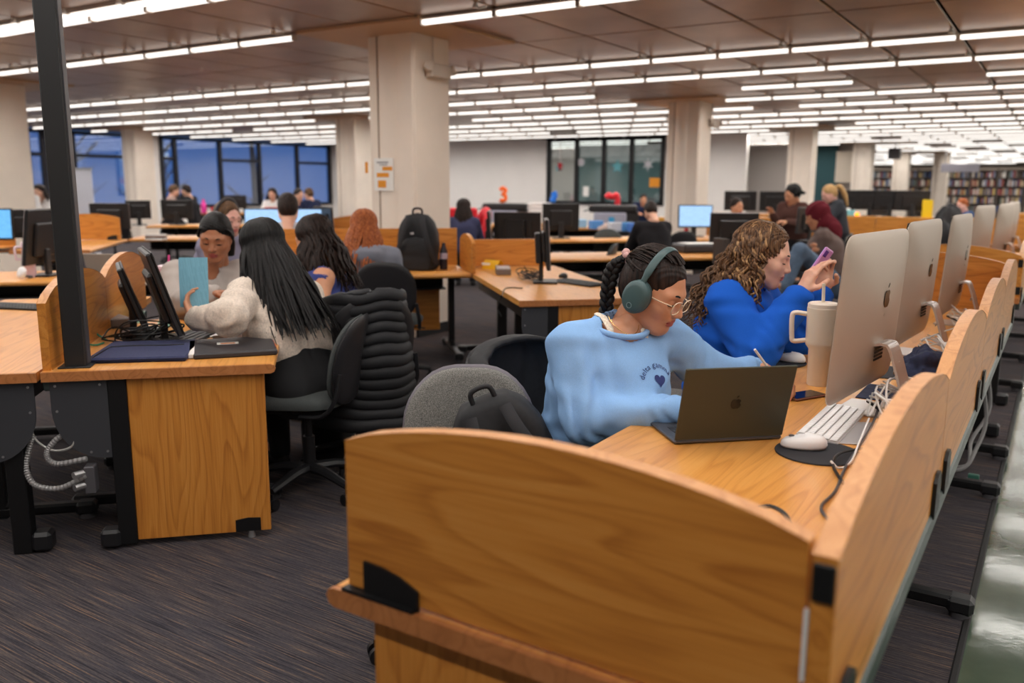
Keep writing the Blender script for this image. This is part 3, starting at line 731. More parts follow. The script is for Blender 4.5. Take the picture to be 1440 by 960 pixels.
cable([at(1240, 560, TOPZ+.05), at(1225, 600, TOPZ+.02), at(1190, 655, TOPZ+.006), at(1175, 690, TOPZ+.006), at(1155, 712, TOPZ+.006), at(1165, 732, TOPZ+.006)], 'grey cord running along the oak top toward the corner', GREYP, .0038)
cable([at(1212, 630, TOPZ+.01), at(1180, 638, TOPZ+.02), at(1172, 655, TOPZ+.012), at(1186, 680, TOPZ+.006)], 'short black cord over the round mouse pad', BLACKCABLE, .004)
cable([at(1066, 713, TOPZ+.004), at(1085, 712, TOPZ+.012), at(1103, 722, TOPZ+.015), at(1114, 740, TOPZ+.004)], 'black cord end showing over the curved end partition', BLACKCABLE, .005)

# laptop of the woman in light blue
def laptop(hinge, rz, label, lid, deck, w=.312, d=.221, open_=100, scr=SCR, logo=None):
    t = thing('laptop', label, 'laptop', (hinge[0], hinge[1], TOPZ), rz)     # local: hinge along x, deck towards +y
    MB().box((0, d/2, .008), (w, d, .012), 0, .004).build('keyboard_deck', deck, t)
    k = MB()
    for r in range(5):
        for c in range(13): k.box((-.125+c*.0208, .045+r*.019, .0148), (.0175, .016, .0016), 0, .0006)
    k.build('keys', BLACKP, t); MB().box((0, .172, .0143), (.12, .075, .0008)).build('trackpad', pm('trackpad', (70, 70, 74), .3, .4), t)
    a = math.radians(open_); T = Matrix.Rotation(a, 3, 'X')     # lid rotates up from the deck
    c = Vector((0, 0, .014)) + T @ Vector((0, d/2, -.0))
    lo = MB().box(c, (w, d, .005), 0, .002, T).build('lid', lid, t)
    MB().box(c + T @ Vector((0, 0, -.0028)), (w-.012, d-.012, .0008), 0, 0, T).build('screen', scr, lo)
    if logo:
        apple_logo(MB(), (T @ Vector((1, 0, 0)), T @ Vector((0, 1, 0)), T @ Vector((0, 0, 1))), c + T @ Vector((0, 0, .0025)), .016).build('apple_emblem', logo, lo)
    return t
hA, hB = at(948, 626, TOPZ), at(1099, 618, TOPZ)
dirv = (hB-hA).to_2d(); laptop((hA+hB)/2, math.atan2(dirv.y, dirv.x), 'dark space-grey laptop open in front of the woman in light blue', pm('laptop_dark_lid', (66, 68, 56), .55, .25), pm('laptop_deck', (88, 88, 92), .35, .6), w=dirv.length, d=.225, open_=106, logo=pm('emblem_black', (44, 44, 42), .2, .5))

def mouse(p_, rz, label, m, s=1.0):
    t = thing('computer_mouse', label, 'mouse', p_, rz); mb = MB(); V = []; N = 20
    for r, z in ((.6, 0), (.95, .002), (1, .008), (.96, .018), (.8, .027), (.5, .032), (.02, .034)):
        for i in range(N):
            a = 2*PI*i/N; V.append((.031*r*math.cos(a)*s, .056*r*math.sin(a)*s, z*s*(1+.25*math.sin(a)*-.6)))
    mb.add(V, [(j*N+i, j*N+(i+1) % N, (j+1)*N+(i+1) % N, (j+1)*N+i) for j in range(6) for i in range(N)] + [tuple(range(N))[::-1]]).build('mouse_shell', m, t, smooth=70)
    MB().ell((0, .03*s, .029*s), (.004, .008, .004), 8, 5).build('scroll_ball', GREYP, t); return t
PADM = pm('black_mouse_pad', (34, 34, 40), .75)
padp = at(1150, 637, TOPZ)
tag(MB().lathe([(.112, 0), (.113, .002), (.112, .004), (.0, .004)], (0, 0, 0), 40).build('mouse_pad', PADM, None, padp + Vector((0, 0, .0005))), 'round black mouse pad under the nearer white mouse', 'mouse pad')
mouse(at(1130, 629, TOPZ+.005), 1.95, 'white wired mouse on the round black pad', WHITEP, 1.12)
p2 = at(1112, 513, TOPZ)
tag(MB().lathe([(.105, 0), (.106, .002), (.105, .004), (0, .004)], (0, 0, 0), 36).build('mouse_pad', PADM, None, p2 + Vector((-.05, .02, .0005))), 'round black mouse pad between the two women in blue', 'mouse pad')
mouse(at(1112, 508, TOPZ+.005), 1.4, 'white mouse by the cream tumbler', WHITEP, 1.1)
def keyboard(c, rz, label, body, keym, w=.42, d=.115):
    t = thing('keyboard', label, 'keyboard', c, rz)
    MB().prism([(-d/2, 0), (d/2, 0), (d/2, .018), (-d/2, .007)], (-w/2, 0, 0), (0, 1, 0), (0, 0, 1), (w, 0, 0)).build('keyboard_case', body, t)
    for r in range(5):
        k = MB(); y = -d/2+.014+r*(d-.026)/4
        for c_ in range(19): k.box((-w/2+.016+c_*(w-.03)/18.2, y, .0105+(y+d/2)/d*.011), ((w-.03)/18.2-.003, (d-.026)/4-.003, .003), 0, .001)
        k.build('key_row', keym, t)
    return t
kc = (at(1097, 610, TOPZ)+at(1226, 574, TOPZ))/2
keyboard(at(1172, 598, TOPZ), 90*D2R, 'white full-size keyboard under the silver computer', pm('keyboard_alu', (206, 204, 204), .35, .4), WHITEP)
keyboard(at(812, 399, TOPZ), -20*D2R, 'black keyboard on the cable-strewn desk', BLACKP, pm('dark_keys', (44, 44, 48), .5), .44, .14)
keyboard(at(262, 480, TOPZ), 120*D2R, 'black keyboard under the tilted monitors on the post desk', BLACKP, pm('dark_keys', (44, 44, 48), .5), .42, .13)
keyboard(at(20, 433, TOPZ), 20*D2R, 'black keyboard on the desk backing onto the post desk', BLACKP, pm('dark_keys', (44, 44, 48), .5), .42, .13)
mouse(at(792, 390, TOPZ), .9, 'black mouse between keyboard and slim monitor', BLACKP)
# tumbler
def tumbler(p_, rz, label, m, m2, h=.30, r=.05, straw=True, strawm=None):
    t = thing('tumbler', label, 'tumbler', p_, rz)
    MB().lathe([(r*.70, 0), (r*.74, .004), (r*.76, h*.42), (r*.98, h*.47), (r, h*.5), (r*1.02, h*.90), (r*.99, h*.905), (.001, h*.905)], (0, 0, 0), 32).build('cup', m, t, smooth=40)
    MB().lathe([(r*.97, h*.90), (r*1.0, h*.905), (r*1.0, h*.945), (r*.9, h*.96), (.001, h*.96)], (0, 0, 0), 32).build('lid', m2, t, smooth=40)
    MB().tube(spline([(0, r*.95, h*.82), (0, r*1.75, h*.83), (0, r*1.95, h*.78), (0, r*1.9, h*.56), (0, r*1.75, h*.50), (0, r*.9, h*.52)], 5), .011, 8, sq=.8).build('handle', m2, t, smooth=60)
    if straw: MB().cyl((r*.2, 0, h*.9), (r*.3, r*.05, h*1.17), .006, n=10).build('straw', strawm or m, t)
    return t
CREAMP = pm('cream_powder_coat', (214, 198, 178), .45); CREAMP2 = pm('cream_lid', (226, 208, 192), .4)
tumbler(at(1147, 543, TOPZ) + Vector((0, .03, 0)), 105*D2R, 'tall cream tumbler with handle and straw beside the silver computer', CREAMP, CREAMP2, .315, .053)
PINKP = pm('pink_floral', (226, 178, 196), .45, noise_amt=.35, nscale=45); PINKL = pm('pale_pink', (238, 212, 220), .4)
tumbler(at(239, 437, TOPZ), 20*D2R, 'pink patterned tumbler behind the blue booklet', PINKP, PINKL, .27, .05, True, pm('hot_pink', (230, 80, 150), .4))
tumbler(desk_pt(deskH, 44, .30), 3, 'pale pink tumbler beside the large side-on monitor', pm('pale_pink_coat', (226, 196, 206), .45), PINKL, .28, .05, False)
# phone on the desk, navy cloth
ph = thing('phone', 'brown-cased phone lying between laptop and cream tumbler', 'phone', at(1130, 558, TOPZ), 62*D2R)
MB().box((0, 0, .005), (.15, .075, .009), 0, .004).build('phone_case', pm('brown_case', (120, 72, 50), .5), ph); MB().box((0, 0, .0098), (.142, .068, .001)).build('phone_screen', SCR, ph)
NAVY = pm('navy_cloth', (34, 40, 66), .9, noise_amt=.3, nscale=30, bump=.3)
def crumple(name, c, s, label, m, cat, seed, amp=.35, n=22):
    q = Vector((seed*3.1, seed, 0)); mb = MB()
    def f(u, v):
        a = u*2*PI; t_ = v*PI*.5; d = Vector((math.cos(a)*math.cos(t_), math.sin(a)*math.cos(t_), math.sin(t_)))
        k = 1 + amp*noise.noise(d*1.7+q) + amp*.5*noise.noise(d*4.5+q)
        return (d.x*s[0]*k, d.y*s[1]*k, d.z*s[2]*k)
    mb.grid(f, n*2, n); return tag(mb.build(name, m, None, c, smooth=80), label, cat)
crumple('cloth_bag', at(1302, 527, TOPZ), (.09, .16, .10), 'crumpled navy cloth bag between silver computer stands', NAVY, 'bag', 3)
for i, (px, py) in enumerate(((1255, 555), (1262, 525), (1215, 610))):
    o = MB().box((0, 0, .002), (.2, .24, .004), 0, .0015).build('mouse_mat', (NAVY, PADM, pm('silver_sheet', (190, 188, 190), .35, .4))[i], None, at(px, py, TOPZ) + Vector((0, 0, .0005 if i != 2 else .0005)), (0, 0, .2*i))
    tag(o, ('navy mat flat on the oak top behind the first silver computer', 'black mat by the stand of the second silver computer', 'thin silver sheet under the white cords')[i], 'mat')

# post on the left desk
pc = A0 - E1*.86 + E1*.105 + E2*.115
post = thing('support_post', 'square black steel post bolted to the desk and reaching the ceiling', 'post', (pc.x, pc.y, TOPZ), R45)
MB().box((0, 0, 1.05), (.078, .078, 2.10), 0, .004).build('shaft', pm('black_powder_coat', (30, 29, 30), .5), post)
MB().box((.041, 0, 1.05), (.004, .05, 2.08)).build('side_channel', pm('post_channel', (86, 84, 88), .4, .4), post)
MB().box((0, 0, .003), (.12, .12, .006), 0, .002).build('base_plate', BLACK, post)
# things on the post desk
def flat_item(name, corners, th, label, cat, mats, z=TOPZ, parts=None, bev=.006):
    a, b, c = [Vector(q) for q in corners]                 # near-left, near-right, far-left (2-D footprints)
    ux = (b-a).to_2d(); uy = (c-a).to_2d(); rz = math.atan2(ux.y, ux.x); w = ux.length
    per = Vector((-ux.y, ux.x)).normalized(); d = uy.dot(per)
    t = thing(name, label, cat, (a.x, a.y, z), rz)
    MB().box((w/2, d/2, th/2), (w, d, th), 0, bev).build(name+'_body', mats, t); return t, w, d
sl, w, d = flat_item('laptop_sleeve', (at(120, 512, TOPZ), at(262, 508, TOPZ), at(133, 487, TOPZ)), .022, 'dark blue zipped laptop sleeve at the desk edge by the post', 'laptop sleeve', pm('navy_sleeve', (44, 50, 86), .85, noise_amt=.15, nscale=90))
MB().tube(spline([(.03, d*.62, .0225), (w*.3, d*.66, .0225), (w*.62, d*.64, .0225), (w*.85, d*.67, .0225)], 4), .004, 6).build('zip', BLACKCLOTH, sl)
MB().box((w/2, .004, .010), (w*.99, .008, .014), 0, .003).build('dark_gusset', BLACKCLOTH, sl); MB().tube([(.03, d*.6, .024), (.025, .02, .024), (.02, -.004, .012)], .003, 6).build('zip_pull', BLACKP, sl)
bl, w, d = flat_item('closed_laptop', (at(272, 506, TOPZ), at(391, 499, TOPZ), at(282, 484, TOPZ)), .024, 'closed black laptop with a white sticker at the corner of the post desk', 'laptop', pm('laptop_black', (44, 42, 46), .5))
MB().box((w*.42, d*.6, .0245), (.09, .05, .001)).build('sticker', PAPER, bl); MB().box((w*.42, d*.58, .0252), (.06, .022, .001)).build('sticker_print', pm('orange_print', (226, 128, 50), .6), bl)
MB().box((-.004, d/2, .012), (.03, d*.9, .02), 0, .004).build('white_cuff', pm('white_fabric', (222, 218, 216), .8), bl)
MB().box((w-.004, d*.5, .013), (.012, d*.5, .012), 0, .002).build('red_edge', pm('red_plastic', (196, 36, 40), .4), bl)
o, w, d = flat_item('phone', (at(300, 481, TOPZ), at(372, 477, TOPZ), at(306, 474, TOPZ)), .009, 'black phone lying behind the closed black laptop', 'phone', SCR)
o, w, d = flat_item('wallet', (at(328, 470, TOPZ), at(378, 466, TOPZ), at(330, 464, TOPZ)), .014, 'maroon wallet beside the cream sleeve', 'wallet', pm('maroon_leather', (104, 44, 50), .5))
o, w, d = flat_item('notebook', (at(296, 475, TOPZ), at(352, 470, TOPZ), at(300, 468, TOPZ)), .006, 'white notepad edge under the maroon wallet', 'notepad', PAPER)
bx, w, d = flat_item('router', (at(157, 463, TOPZ), at(186, 460, TOPZ), at(162, 452, TOPZ)), .05, 'small grey-brown network box by the partition', 'router', pm('taupe_plastic', (118, 106, 100), .5))
bx2, w, d = flat_item('router', (at(698, 387, TOPZ), at(719, 387, TOPZ), at(697, 381, TOPZ)), .05, 'small grey-brown box on the cable-strewn desk', 'router', pm('taupe_plastic', (118, 106, 100), .5))
MB().box((w/2, d/2, .0505), (w*.9, d*.8, .002)).build('lid_plate', STEEL, bx2)
# sheet of paper leaning on the partition, teal slips, booklet
def sheet(name, pts4, label, cat, m, th=.0015):
    P = [Vector(q) for q in pts4]; o = P[0].copy(); n = (P[1]-P[0]).cross(P[3]-P[0]).normalized()*th; mb = MB()
    A = [q-o for q in P]; mb.add(A + [q+n for q in A], [(0, 1, 2, 3), (7, 6, 5, 4), (0, 4, 5, 1), (1, 5, 6, 2), (2, 6, 7, 3), (3, 7, 4, 0)])
    return tag(mb.build(name, m, None, o, smooth=0), label, cat)
def notice_mat(name, c, c2, scale):
    N = NT(name); b = N.n('TexBrick', i_Scale=scale); b.offset = .3; b.inputs['Color1'].default_value = srgb(*c); b.inputs['Color2'].default_value = srgb(*c2); b.inputs['Mortar'].default_value = srgb(*c); b.inputs['Mortar Size'].default_value = .03; b.inputs['Row Height'].default_value = .12
    N.l(N.coords(src='Generated'), b.inputs[0]); N.l(b.outputs[0], N.b.inputs['Base Color']); N.b.inputs['Roughness'].default_value = .7; return N.mat
_e = Vector((.035, .035, 0)); sb = at(141, 462, TOPZ)+_e; sb2 = at(157, 448, TOPZ)+_e
NOTICE = notice_mat('printed_notice', (232, 224, 222), (190, 176, 180), 3)
sheet('notice_sheet', (sb + Vector((0, 0, .002)), sb2 + Vector((0, 0, .002)), sb2 + Vector((-.05, -.05, .22)), sb + Vector((-.05, -.05, .22))), 'white printed notice leaning against the partition by the post', 'paper', NOTICE)
TEALP = pm('teal_paper', (160, 214, 198), .8)
for i, (a, b) in enumerate((((175, 440), (195, 455)), ((222, 455), (236, 462)))):
    p_, q_ = at(*a, TOPZ+.002), at(*b, TOPZ+.002); dd = (q_-p_)
    sheet('paper_slip', (p_, q_, q_ + Vector((-.03, .06, .05)), p_ + Vector((-.03, .06, .07))), ('mint paper slip behind the slim tilted monitor', 'mint paper slip between the tilted monitors')[i], 'paper', TEALP)
yc = thing('card_stand', 'folded yellow card standing on the cable-strewn desk', 'card', at(690, 378, TOPZ), -.1)
YEL = pm('yellow_card', (244, 196, 36), .6)
MB().grid(lambda u, v: (-.085+.17*u, .035-.07*abs(v-.5)*2*0+(v-.5)*.11, .075*math.sin(PI*v)), 4, 12).build('card', YEL, yc, smooth=60)
MB().box((-.02, -.042, .045), (.09, .004, .02), R=Matrix.Rotation(-.5, 3, 'X')).build('white_print', PAPER, yc)
# backpack on the red-haired woman's desk
def blob(mb, f, nu=28, nv=20): return mb.grid(f, nu, nv)
def backpack(p_, rz, label, s=1.0, lean=0):
    t = thing('backpack', label, 'backpack', p_, rz); L = Matrix.Rotation(lean, 3, 'X')
    def f(w, d, h, y0, z0, ex=.5):
        def g(u, v):
            a = 2*PI*u; z = v; k = (1-max(0, (z-.55)/.45)**2.6*.55)*(.92+.08*math.sin(PI*z)); e = 1 if .02 < v < .995 else (.0 if v > .5 else .9)
            ca, sa = math.cos(a), math.sin(a)
            x = w/2*math.copysign(abs(ca)**ex, ca)*k*e; y = y0 + d/2*math.copysign(abs(sa)**ex, sa)*(k if z > .6 else 1)*e
            wr = .006*noise.noise(Vector((x*14, y*14, z*6)))
            return tuple(L @ (Vector((x+wr, y+wr, z0+z*h))*s))
        return g
    BP = BLACKCLOTH
    MB().grid(f(.33, .19, .46, 0, 0), 40, 26).build('main_body', BP, t, smooth=60)
    MB().grid(f(.27, .08, .26, -.11, .01), 36, 18).build('front_pocket', BP, t, smooth=60)
    for sx in (-1, 1):
        MB().tube([L @ (Vector(q)*s) for q in spline([(sx*.06, -.105, .44), (sx*.075, -.15, .36), (sx*.12, -.165, .2), (sx*.17, -.1, .05)], 5)], .022*s, 8, sq=.35).build('strap', pm('strap_webbing', (38, 38, 42), .8), t, smooth=60)
    MB().tube([L @ (Vector(q)*s) for q in spline([(-.04, -.02, .44), (-.03, -.02, .49), (.03, -.02, .49), (.04, -.02, .44)], 5)], .009*s, 8).build('grab_handle', BP, t, smooth=60)
    MB().box(L @ (Vector((-.02, -.135, .30))*s), (.028*s, .002, .016*s), 0, 0, L).build('emblem_patch', pm('white_patch', (200, 200, 204), .6), t)
    return t
bpk = backpack(desk_pt(desk2, 589, .42), .45, 'black backpack standing on the oak desk below the big column', 1.04)
btl = thing('water_bottle', 'dark bottle with pale label in the side of the backpack', 'bottle', desk_pt(desk2, 624, .40))
MB().lathe([(.03, 0), (.034, .01), (.034, .15), (.02, .19), (.016, .2), (.016, .225), (.001, .225)], n=18).build('bottle_body', pm('dark_bottle', (36, 36, 52), .3), btl); MB().lathe([(.0345, .09), (.035, .1), (.035, .13), (.0345, .14)], n=18).build('bottle_label', pm('lilac_label', (196, 190, 216), .5), btl)
# headphones on far left desk
hp = thing('headphones', 'white headphones lying by the pale pink tumbler', 'headphones', desk_pt(deskH, 35, .14))
MB().lathe([(.03, 0), (.042, .006), (.045, .02), (.04, .034), (.02, .038), (.001, .038)], (0, 0, .045), 20, R=Matrix.Rotation(PI/2-.3, 3, 'X') @ Matrix.Rotation(.4, 3, 'Z')).build('ear_cup', WHITEP, hp, smooth=60)
MB().tube([(-.07+.07*math.cos(a)*1.0, .03+.05*math.sin(a), .012) for a in [i*PI/8 for i in range(9)]], .008, 8).build('head_band', GREYP, hp)
# laptop open behind the partition of the post desk
lpb = at(160, 404, TOPZ)
laptop(lpb, 205*D2R+PI, 'laptop with a reflective screen behind the curved partition', ALU, ALU, .34, .23, 105, scr=pm('reflecting_screen', (70, 96, 126), .08))
# books and bottle behind the study group
for i in range(3):
    tag(MB().box((0, 0, .012), (.22, .16, .022), 0, .003).build('book', (PAPER, pm('brown_cover', (120, 84, 64), .6), pm('pale_cover', (206, 196, 190), .6))[i], None, at(222, 338+0*i, TOPZ) + Vector((-.1, .05, .024*i+.001)), (0, 0, .5+.1*i)), ('white book at the bottom of the small stack behind the pink tumbler', 'brown book in the middle of the small stack behind the pink tumbler', 'pale book on top of the small stack behind the pink tumbler')[i], 'book')
# flexible conduit under the left desks
def conduit(pts, r, label):
    P = spline(pts, 14); o = Vector(P[0]); mb = MB(); rs = [r*(1.0 if i % 2 else .8) for i in range(len(P))]
    return tag(mb.tube([q-o for q in P], rs, 10).build('flexible_conduit', pm('conduit_grey', (150, 148, 148), .45, .4), None, o, smooth=20), label, 'conduit')
dd = 3.35
def ad(px, py, k=0): return at_depth(px, py, dd+k)
conduit([ad(47, 612), ad(40, 635), ad(37, 660), ad(50, 682), ad(85, 686), ad(122, 668)], .012, 'grey flexible conduit in a deep loop under the post desk')
conduit([ad(103, 600), ad(75, 622), ad(66, 640), ad(80, 652), ad(122, 645)], .012, 'grey flexible conduit in a short loop under the post desk')
cable([ad(42, 600), ad(52, 620), ad(75, 633), ad(100, 628), ad(108, 605)], 'thin pale cord hanging between the back-to-back desks', pm('pale_cord', (176, 174, 170), .5), .005)
jb = thing('junction_box', 'grey electrical junction box on the post desk leg', 'junction box', at_depth(127, 655, dd+.02), R45)
MB().box((0, 0, -.05), (.04, .06, .11), 0, .004).build('box_body', GREYP, jb)
MB().cyl((-.02, -.02, -.02), (-.05, -.05, -.02), .014, n=10).build('upper_connector', STEEL, jb); MB().cyl((-.02, -.02, -.07), (-.05, -.05, -.07), .014, n=10).build('lower_connector', STEEL, jb)
# cables under the right desk
for i, (a, b) in enumerate((((1372, 600), (1358, 655)), ((1392, 620), (1350, 660)))):
    P0, P1 = at(*a, .12), at(*b, .02)
    cable([Vector((-.3, P0.y, .55)), Vector((-.24, P0.y, .25)), P0*.5+P1*.5+Vector((0, 0, .03)), P1, P1+Vector((-.2, -.05, 0))], ('grey cord dropping to the carpet under the aisle desk', 'second grey cord curling on the carpet under the aisle desk')[i], pm('grey_cord', (140, 138, 138), .5), .010)
fbx = thing('floor_outlet', 'round grey floor outlet on the carpet under the aisle desk', 'floor outlet', at(1368, 680, .0))
MB().lathe([(.075, 0), (.075, .006), (.06, .012), (.001, .012)], n=24).build('cover_plate', GREYP, fbx); MB().box((0, 0, .03), (.05, .03, .04), 0, .004).build('plug', pm('green_plug', (60, 110, 96), .5), fbx)
# ---------------------------------------------------------------- chairs in place
c_b = chair('b', -1.47, 2.06, -146*D2R, 'empty chair with speckled grey fabric and a black backpack slung on it')
_p = at(436, 660, .1)
chair('a', _p.x, _p.y, 208*D2R-PI/2, 'charcoal chair of the woman in cream with the long black hair')
_h = at_depth(512, 322, 6.3); _q = Vector((_h.x+.02, _h.y-.16)) + E1*.27
chair('c', _q.x, _q.y, 122*D2R-PI/2, 'black-shelled chair of the red-haired woman')
_q = at_depth(508, 520, 4.4)
chair('c', _q.x-.02, _q.y+.01, 150*D2R-PI/2, 'chair hung with the quilted black jacket')
chair('a', -1.50, 2.60, -88*D2R, 'chair draped with a black coat under the woman in light blue')
chair('b', -1.46, 3.56, -80*D2R, 'grey-shelled chair of the woman in royal blue')
# ---------------------------------------------------------------- people: signed-distance bodies meshed as one skin
def caps(a, b, ra, rb, k=.02, op=1): return ('c', np.array(a, float), np.array(b, float), ra, rb, k, op)
def elli(c, r, R=None, k=.02, op=1): return ('e', np.array(c, float), np.array(r, float), None if R is None else np.array(R), k, op)
def prim_bb(p_):
    if p_[0] == 'c':
        m = max(p_[3], p_[4]); return np.minimum(p_[1], p_[2])-m, np.maximum(p_[1], p_[2])+m
    m = p_[2] if p_[3] is None else np.full(3, p_[2].max()); return p_[1]-m, p_[1]+m
def sdf_mesh(prims, h, disp=None):
    bbs = [prim_bb(q) for q in prims if q[-1] > 0]
    lo = np.min([b[0] for b in bbs], 0)-.02-2*h; hi = np.max([b[1] for b in bbs], 0)+.02+2*h
    dim = np.ceil((hi-lo)/h).astype(int)+1
    F = np.full(dim, 1.0, np.float32)
    ax = [(lo[i]+np.arange(dim[i])*h).astype(np.float32) for i in range(3)]
    for q in prims:
        k, op = q[-2], q[-1]; b0, b1 = prim_bb(q)
        i0 = np.maximum(0, np.floor((b0-k-2*h-lo)/h).astype(int)); i1 = np.minimum(dim, np.ceil((b1+k+2*h-lo)/h).astype(int)+1)
        if (i1 <= i0).any(): continue
        X = ax[0][i0[0]:i1[0], None, None]; Y = ax[1][None, i0[1]:i1[1], None]; Z = ax[2][None, None, i0[2]:i1[2]]
        if q[0] == 'c':
            a, b, ra, rb = q[1:5]; d = b-a; dd = max(float(d@d), 1e-12)
            t = np.clip(((X-a[0])*d[0]+(Y-a[1])*d[1]+(Z-a[2])*d[2])/dd, 0, 1)
            D = np.sqrt((X-a[0]-t*d[0])**2+(Y-a[1]-t*d[1])**2+(Z-a[2]-t*d[2])**2)-(ra+t*(rb-ra))
        else:
            c, r, R = q[1:4]; x, y, z = X-c[0], Y-c[1], Z-c[2]
            if R is not None: x, y, z = (R[0, 0]*x+R[1, 0]*y+R[2, 0]*z, R[0, 1]*x+R[1, 1]*y+R[2, 1]*z, R[0, 2]*x+R[1, 2]*y+R[2, 2]*z)
            k0 = np.sqrt((x/r[0])**2+(y/r[1])**2+(z/r[2])**2); k1 = np.sqrt((x/r[0]**2)**2+(y/r[1]**2)**2+(z/r[2]**2)**2)+1e-9
            D = k0*(k0-1)/k1
        S = F[i0[0]:i1[0], i0[1]:i1[1], i0[2]:i1[2]]
        if op > 0:
            hh = np.maximum(k-np.abs(S-D), 0)/k; S[...] = np.minimum(S, D)-hh*hh*k*.25
        else:
            hh = np.maximum(k-np.abs(S+D), 0)/k; S[...] = np.maximum(S, -D)+hh*hh*k*.25
    if disp: F += disp(ax[0][:, None, None], ax[1][None, :, None], ax[2][None, None, :]).astype(np.float32)
    s = F < 0
    m = np.zeros(np.array(dim)-1, np.int8)
    for dx in (0, 1):
        for dy in (0, 1):
            for dz in (0, 1): m += s[dx:dim[0]-1+dx, dy:dim[1]-1+dy, dz:dim[2]-1+dz]
    act = np.argwhere((m > 0) & (m < 8)); idx = np.full(m.shape, -1, np.int64); idx[tuple(act.T)] = np.arange(len(act))
    acc = np.zeros((len(act), 3)); cnt = np.zeros(len(act))
    C = [(x, y, z) for x in (0, 1) for y in (0, 1) for z in (0, 1)]
    val = {c: F[act[:, 0]+c[0], act[:, 1]+c[1], act[:, 2]+c[2]] for c in C}
    for c in C:
        for a in range(3):
            if c[a]: continue
            e = list(c); e[a] = 1; e = tuple(e); v0, v1 = val[c], val[e]; x = (v0 < 0) != (v1 < 0)
            t = np.where(x, v0/np.where(x, v0-v1, 1), 0)
            for j in range(3): acc[:, j] += np.where(x, c[j]+(t if j == a else 0), 0)
            cnt += x
    V = lo+(act+acc/cnt[:, None])*h
    faces = []
    for a in range(3):
        o1, o2 = (a+1) % 3, (a+2) % 3
        sl0 = [slice(None)]*3; sl1 = [slice(None)]*3; sl0[a] = slice(0, -1); sl1[a] = slice(1, None)
        A, B = s[tuple(sl0)], s[tuple(sl1)]; E = np.argwhere(A != B)
        E = E[(E[:, o1] > 0) & (E[:, o2] > 0) & (E[:, o1] < dim[o1]-1) & (E[:, o2] < dim[o2]-1)]
        q = []
        for d1, d2 in ((-1, -1), (0, -1), (0, 0), (-1, 0)):
            g_ = E.copy(); g_[:, o1] += d1; g_[:, o2] += d2; q.append(idx[tuple(g_.T)])
        q = np.stack(q, 1); fl = ~A[tuple(E.T)]; q[fl] = q[fl][:, ::-1]; faces.append(q)
    return V, np.concatenate(faces)
def np_mesh(name, parts, mats, parent=None, loc=(0, 0, 0), mat_fn=None, smooth=True):
    """parts: list of (V, F, material index)"""
    off = 0; vs_, fs_, mi = [], [], []
    for V, F, m in parts:
        vs_.append(V); fs_.append(F+off); mi.append(np.full(len(F), m)); off += len(V)
    V = np.concatenate(vs_)-np.array(loc); F = np.concatenate(fs_); mi = np.concatenate(mi)
    me = bpy.data.meshes.new(name); me.vertices.add(len(V)); me.vertices.foreach_set('co', V.astype(np.float32).ravel())
    me.loops.add(F.size); me.loops.foreach_set('vertex_index', F.astype(np.int32).ravel())
    me.polygons.add(len(F)); me.polygons.foreach_set('loop_start', np.arange(len(F), dtype=np.int32)*4); me.polygons.foreach_set('loop_total', np.full(len(F), 4, np.int32))
    for q in mats: me.materials.append(q)
    me.polygons.foreach_set('material_index', mi.astype(np.int32)); me.update(calc_edges=True); me.validate()
    me.polygons.foreach_set('use_smooth', [smooth]*len(me.polygons))
    return obj(name, me, parent)
def v3(*a): return np.array(a, float)
def rotm(phi, pitch=0, roll=0):
    """columns right, forward, up for a figure looking along world angle phi (degrees), head bowed by pitch, tipped to its right by roll"""
    return np.array(Matrix.Rotation(phi*D2R-PI/2, 3, 'Z') @ Matrix.Rotation(-pitch*D2R, 3, 'X') @ Matrix.Rotation(roll*D2R, 3, 'Y'))
HEADS = {}
def head_local(h, jaw=1.0):
    key = (h, jaw)
    if key in HEADS: return HEADS[key]
    P = [elli((0, -.014, .036), (.0735, .093, .084), k=.03), elli((0, .012, -.02), (.064, .075, .085), k=.04),
         elli((0, .046, -.055), (.044*jaw, .040, .050), k=.035), elli((0, .070, -.096), (.019, .016, .014), k=.025)]
    for s in (-1, 1):
        P += [caps((s*.055*jaw, -.002, -.055), (s*.022*jaw, .058, -.094), .018, .015, .03), elli((s*.042, .052, -.022), (.022, .022, .020), k=.03),
              caps((s*.046, .064, .022), (s*.014, .079, .024), .011, .011, .02)]
    for s in (-1, 1): P.append(elli((s*.031, .094, .004), (.017, .016, .013), k=.016, op=-1))
    for s in (-1, 1): P.append(elli((s*.031, .0705, .0035), (.0165, .0135, .0125), k=.006))
    P += [caps((0, .083, .014), (0, .104, -.026), .0085, .0105, .012), caps((-.010, .096, -.031), (.010, .096, -.031), .0085, .0085, .008),
          caps((-.016, .084, -.056), (.016, .084, -.056), .0085, .0085, .012), elli((0, .088, -.0535), (.017, .010, .0062), k=.006), elli((0, .0875, -.0665), (.0155, .010, .0075), k=.006),
          caps((-.022, .088, -.0598), (.022, .088, -.0598), .0022, .0022, .006, op=-1)]
    for s in (-1, 1):
        P += [elli((s*.073, -.012, -.006), (.009, .018, .031), R=rotm(90+s*14)[:, :] if False else None, k=.01), elli((s*.081, -.007, -.002), (.006, .010, .018), k=.006, op=-1)]
    P += [caps((0, -.022, -.05), (0, -.045, -.20), .050, .054, .03)]
    HEADS[key] = sdf_mesh(P, h); return HEADS[key]
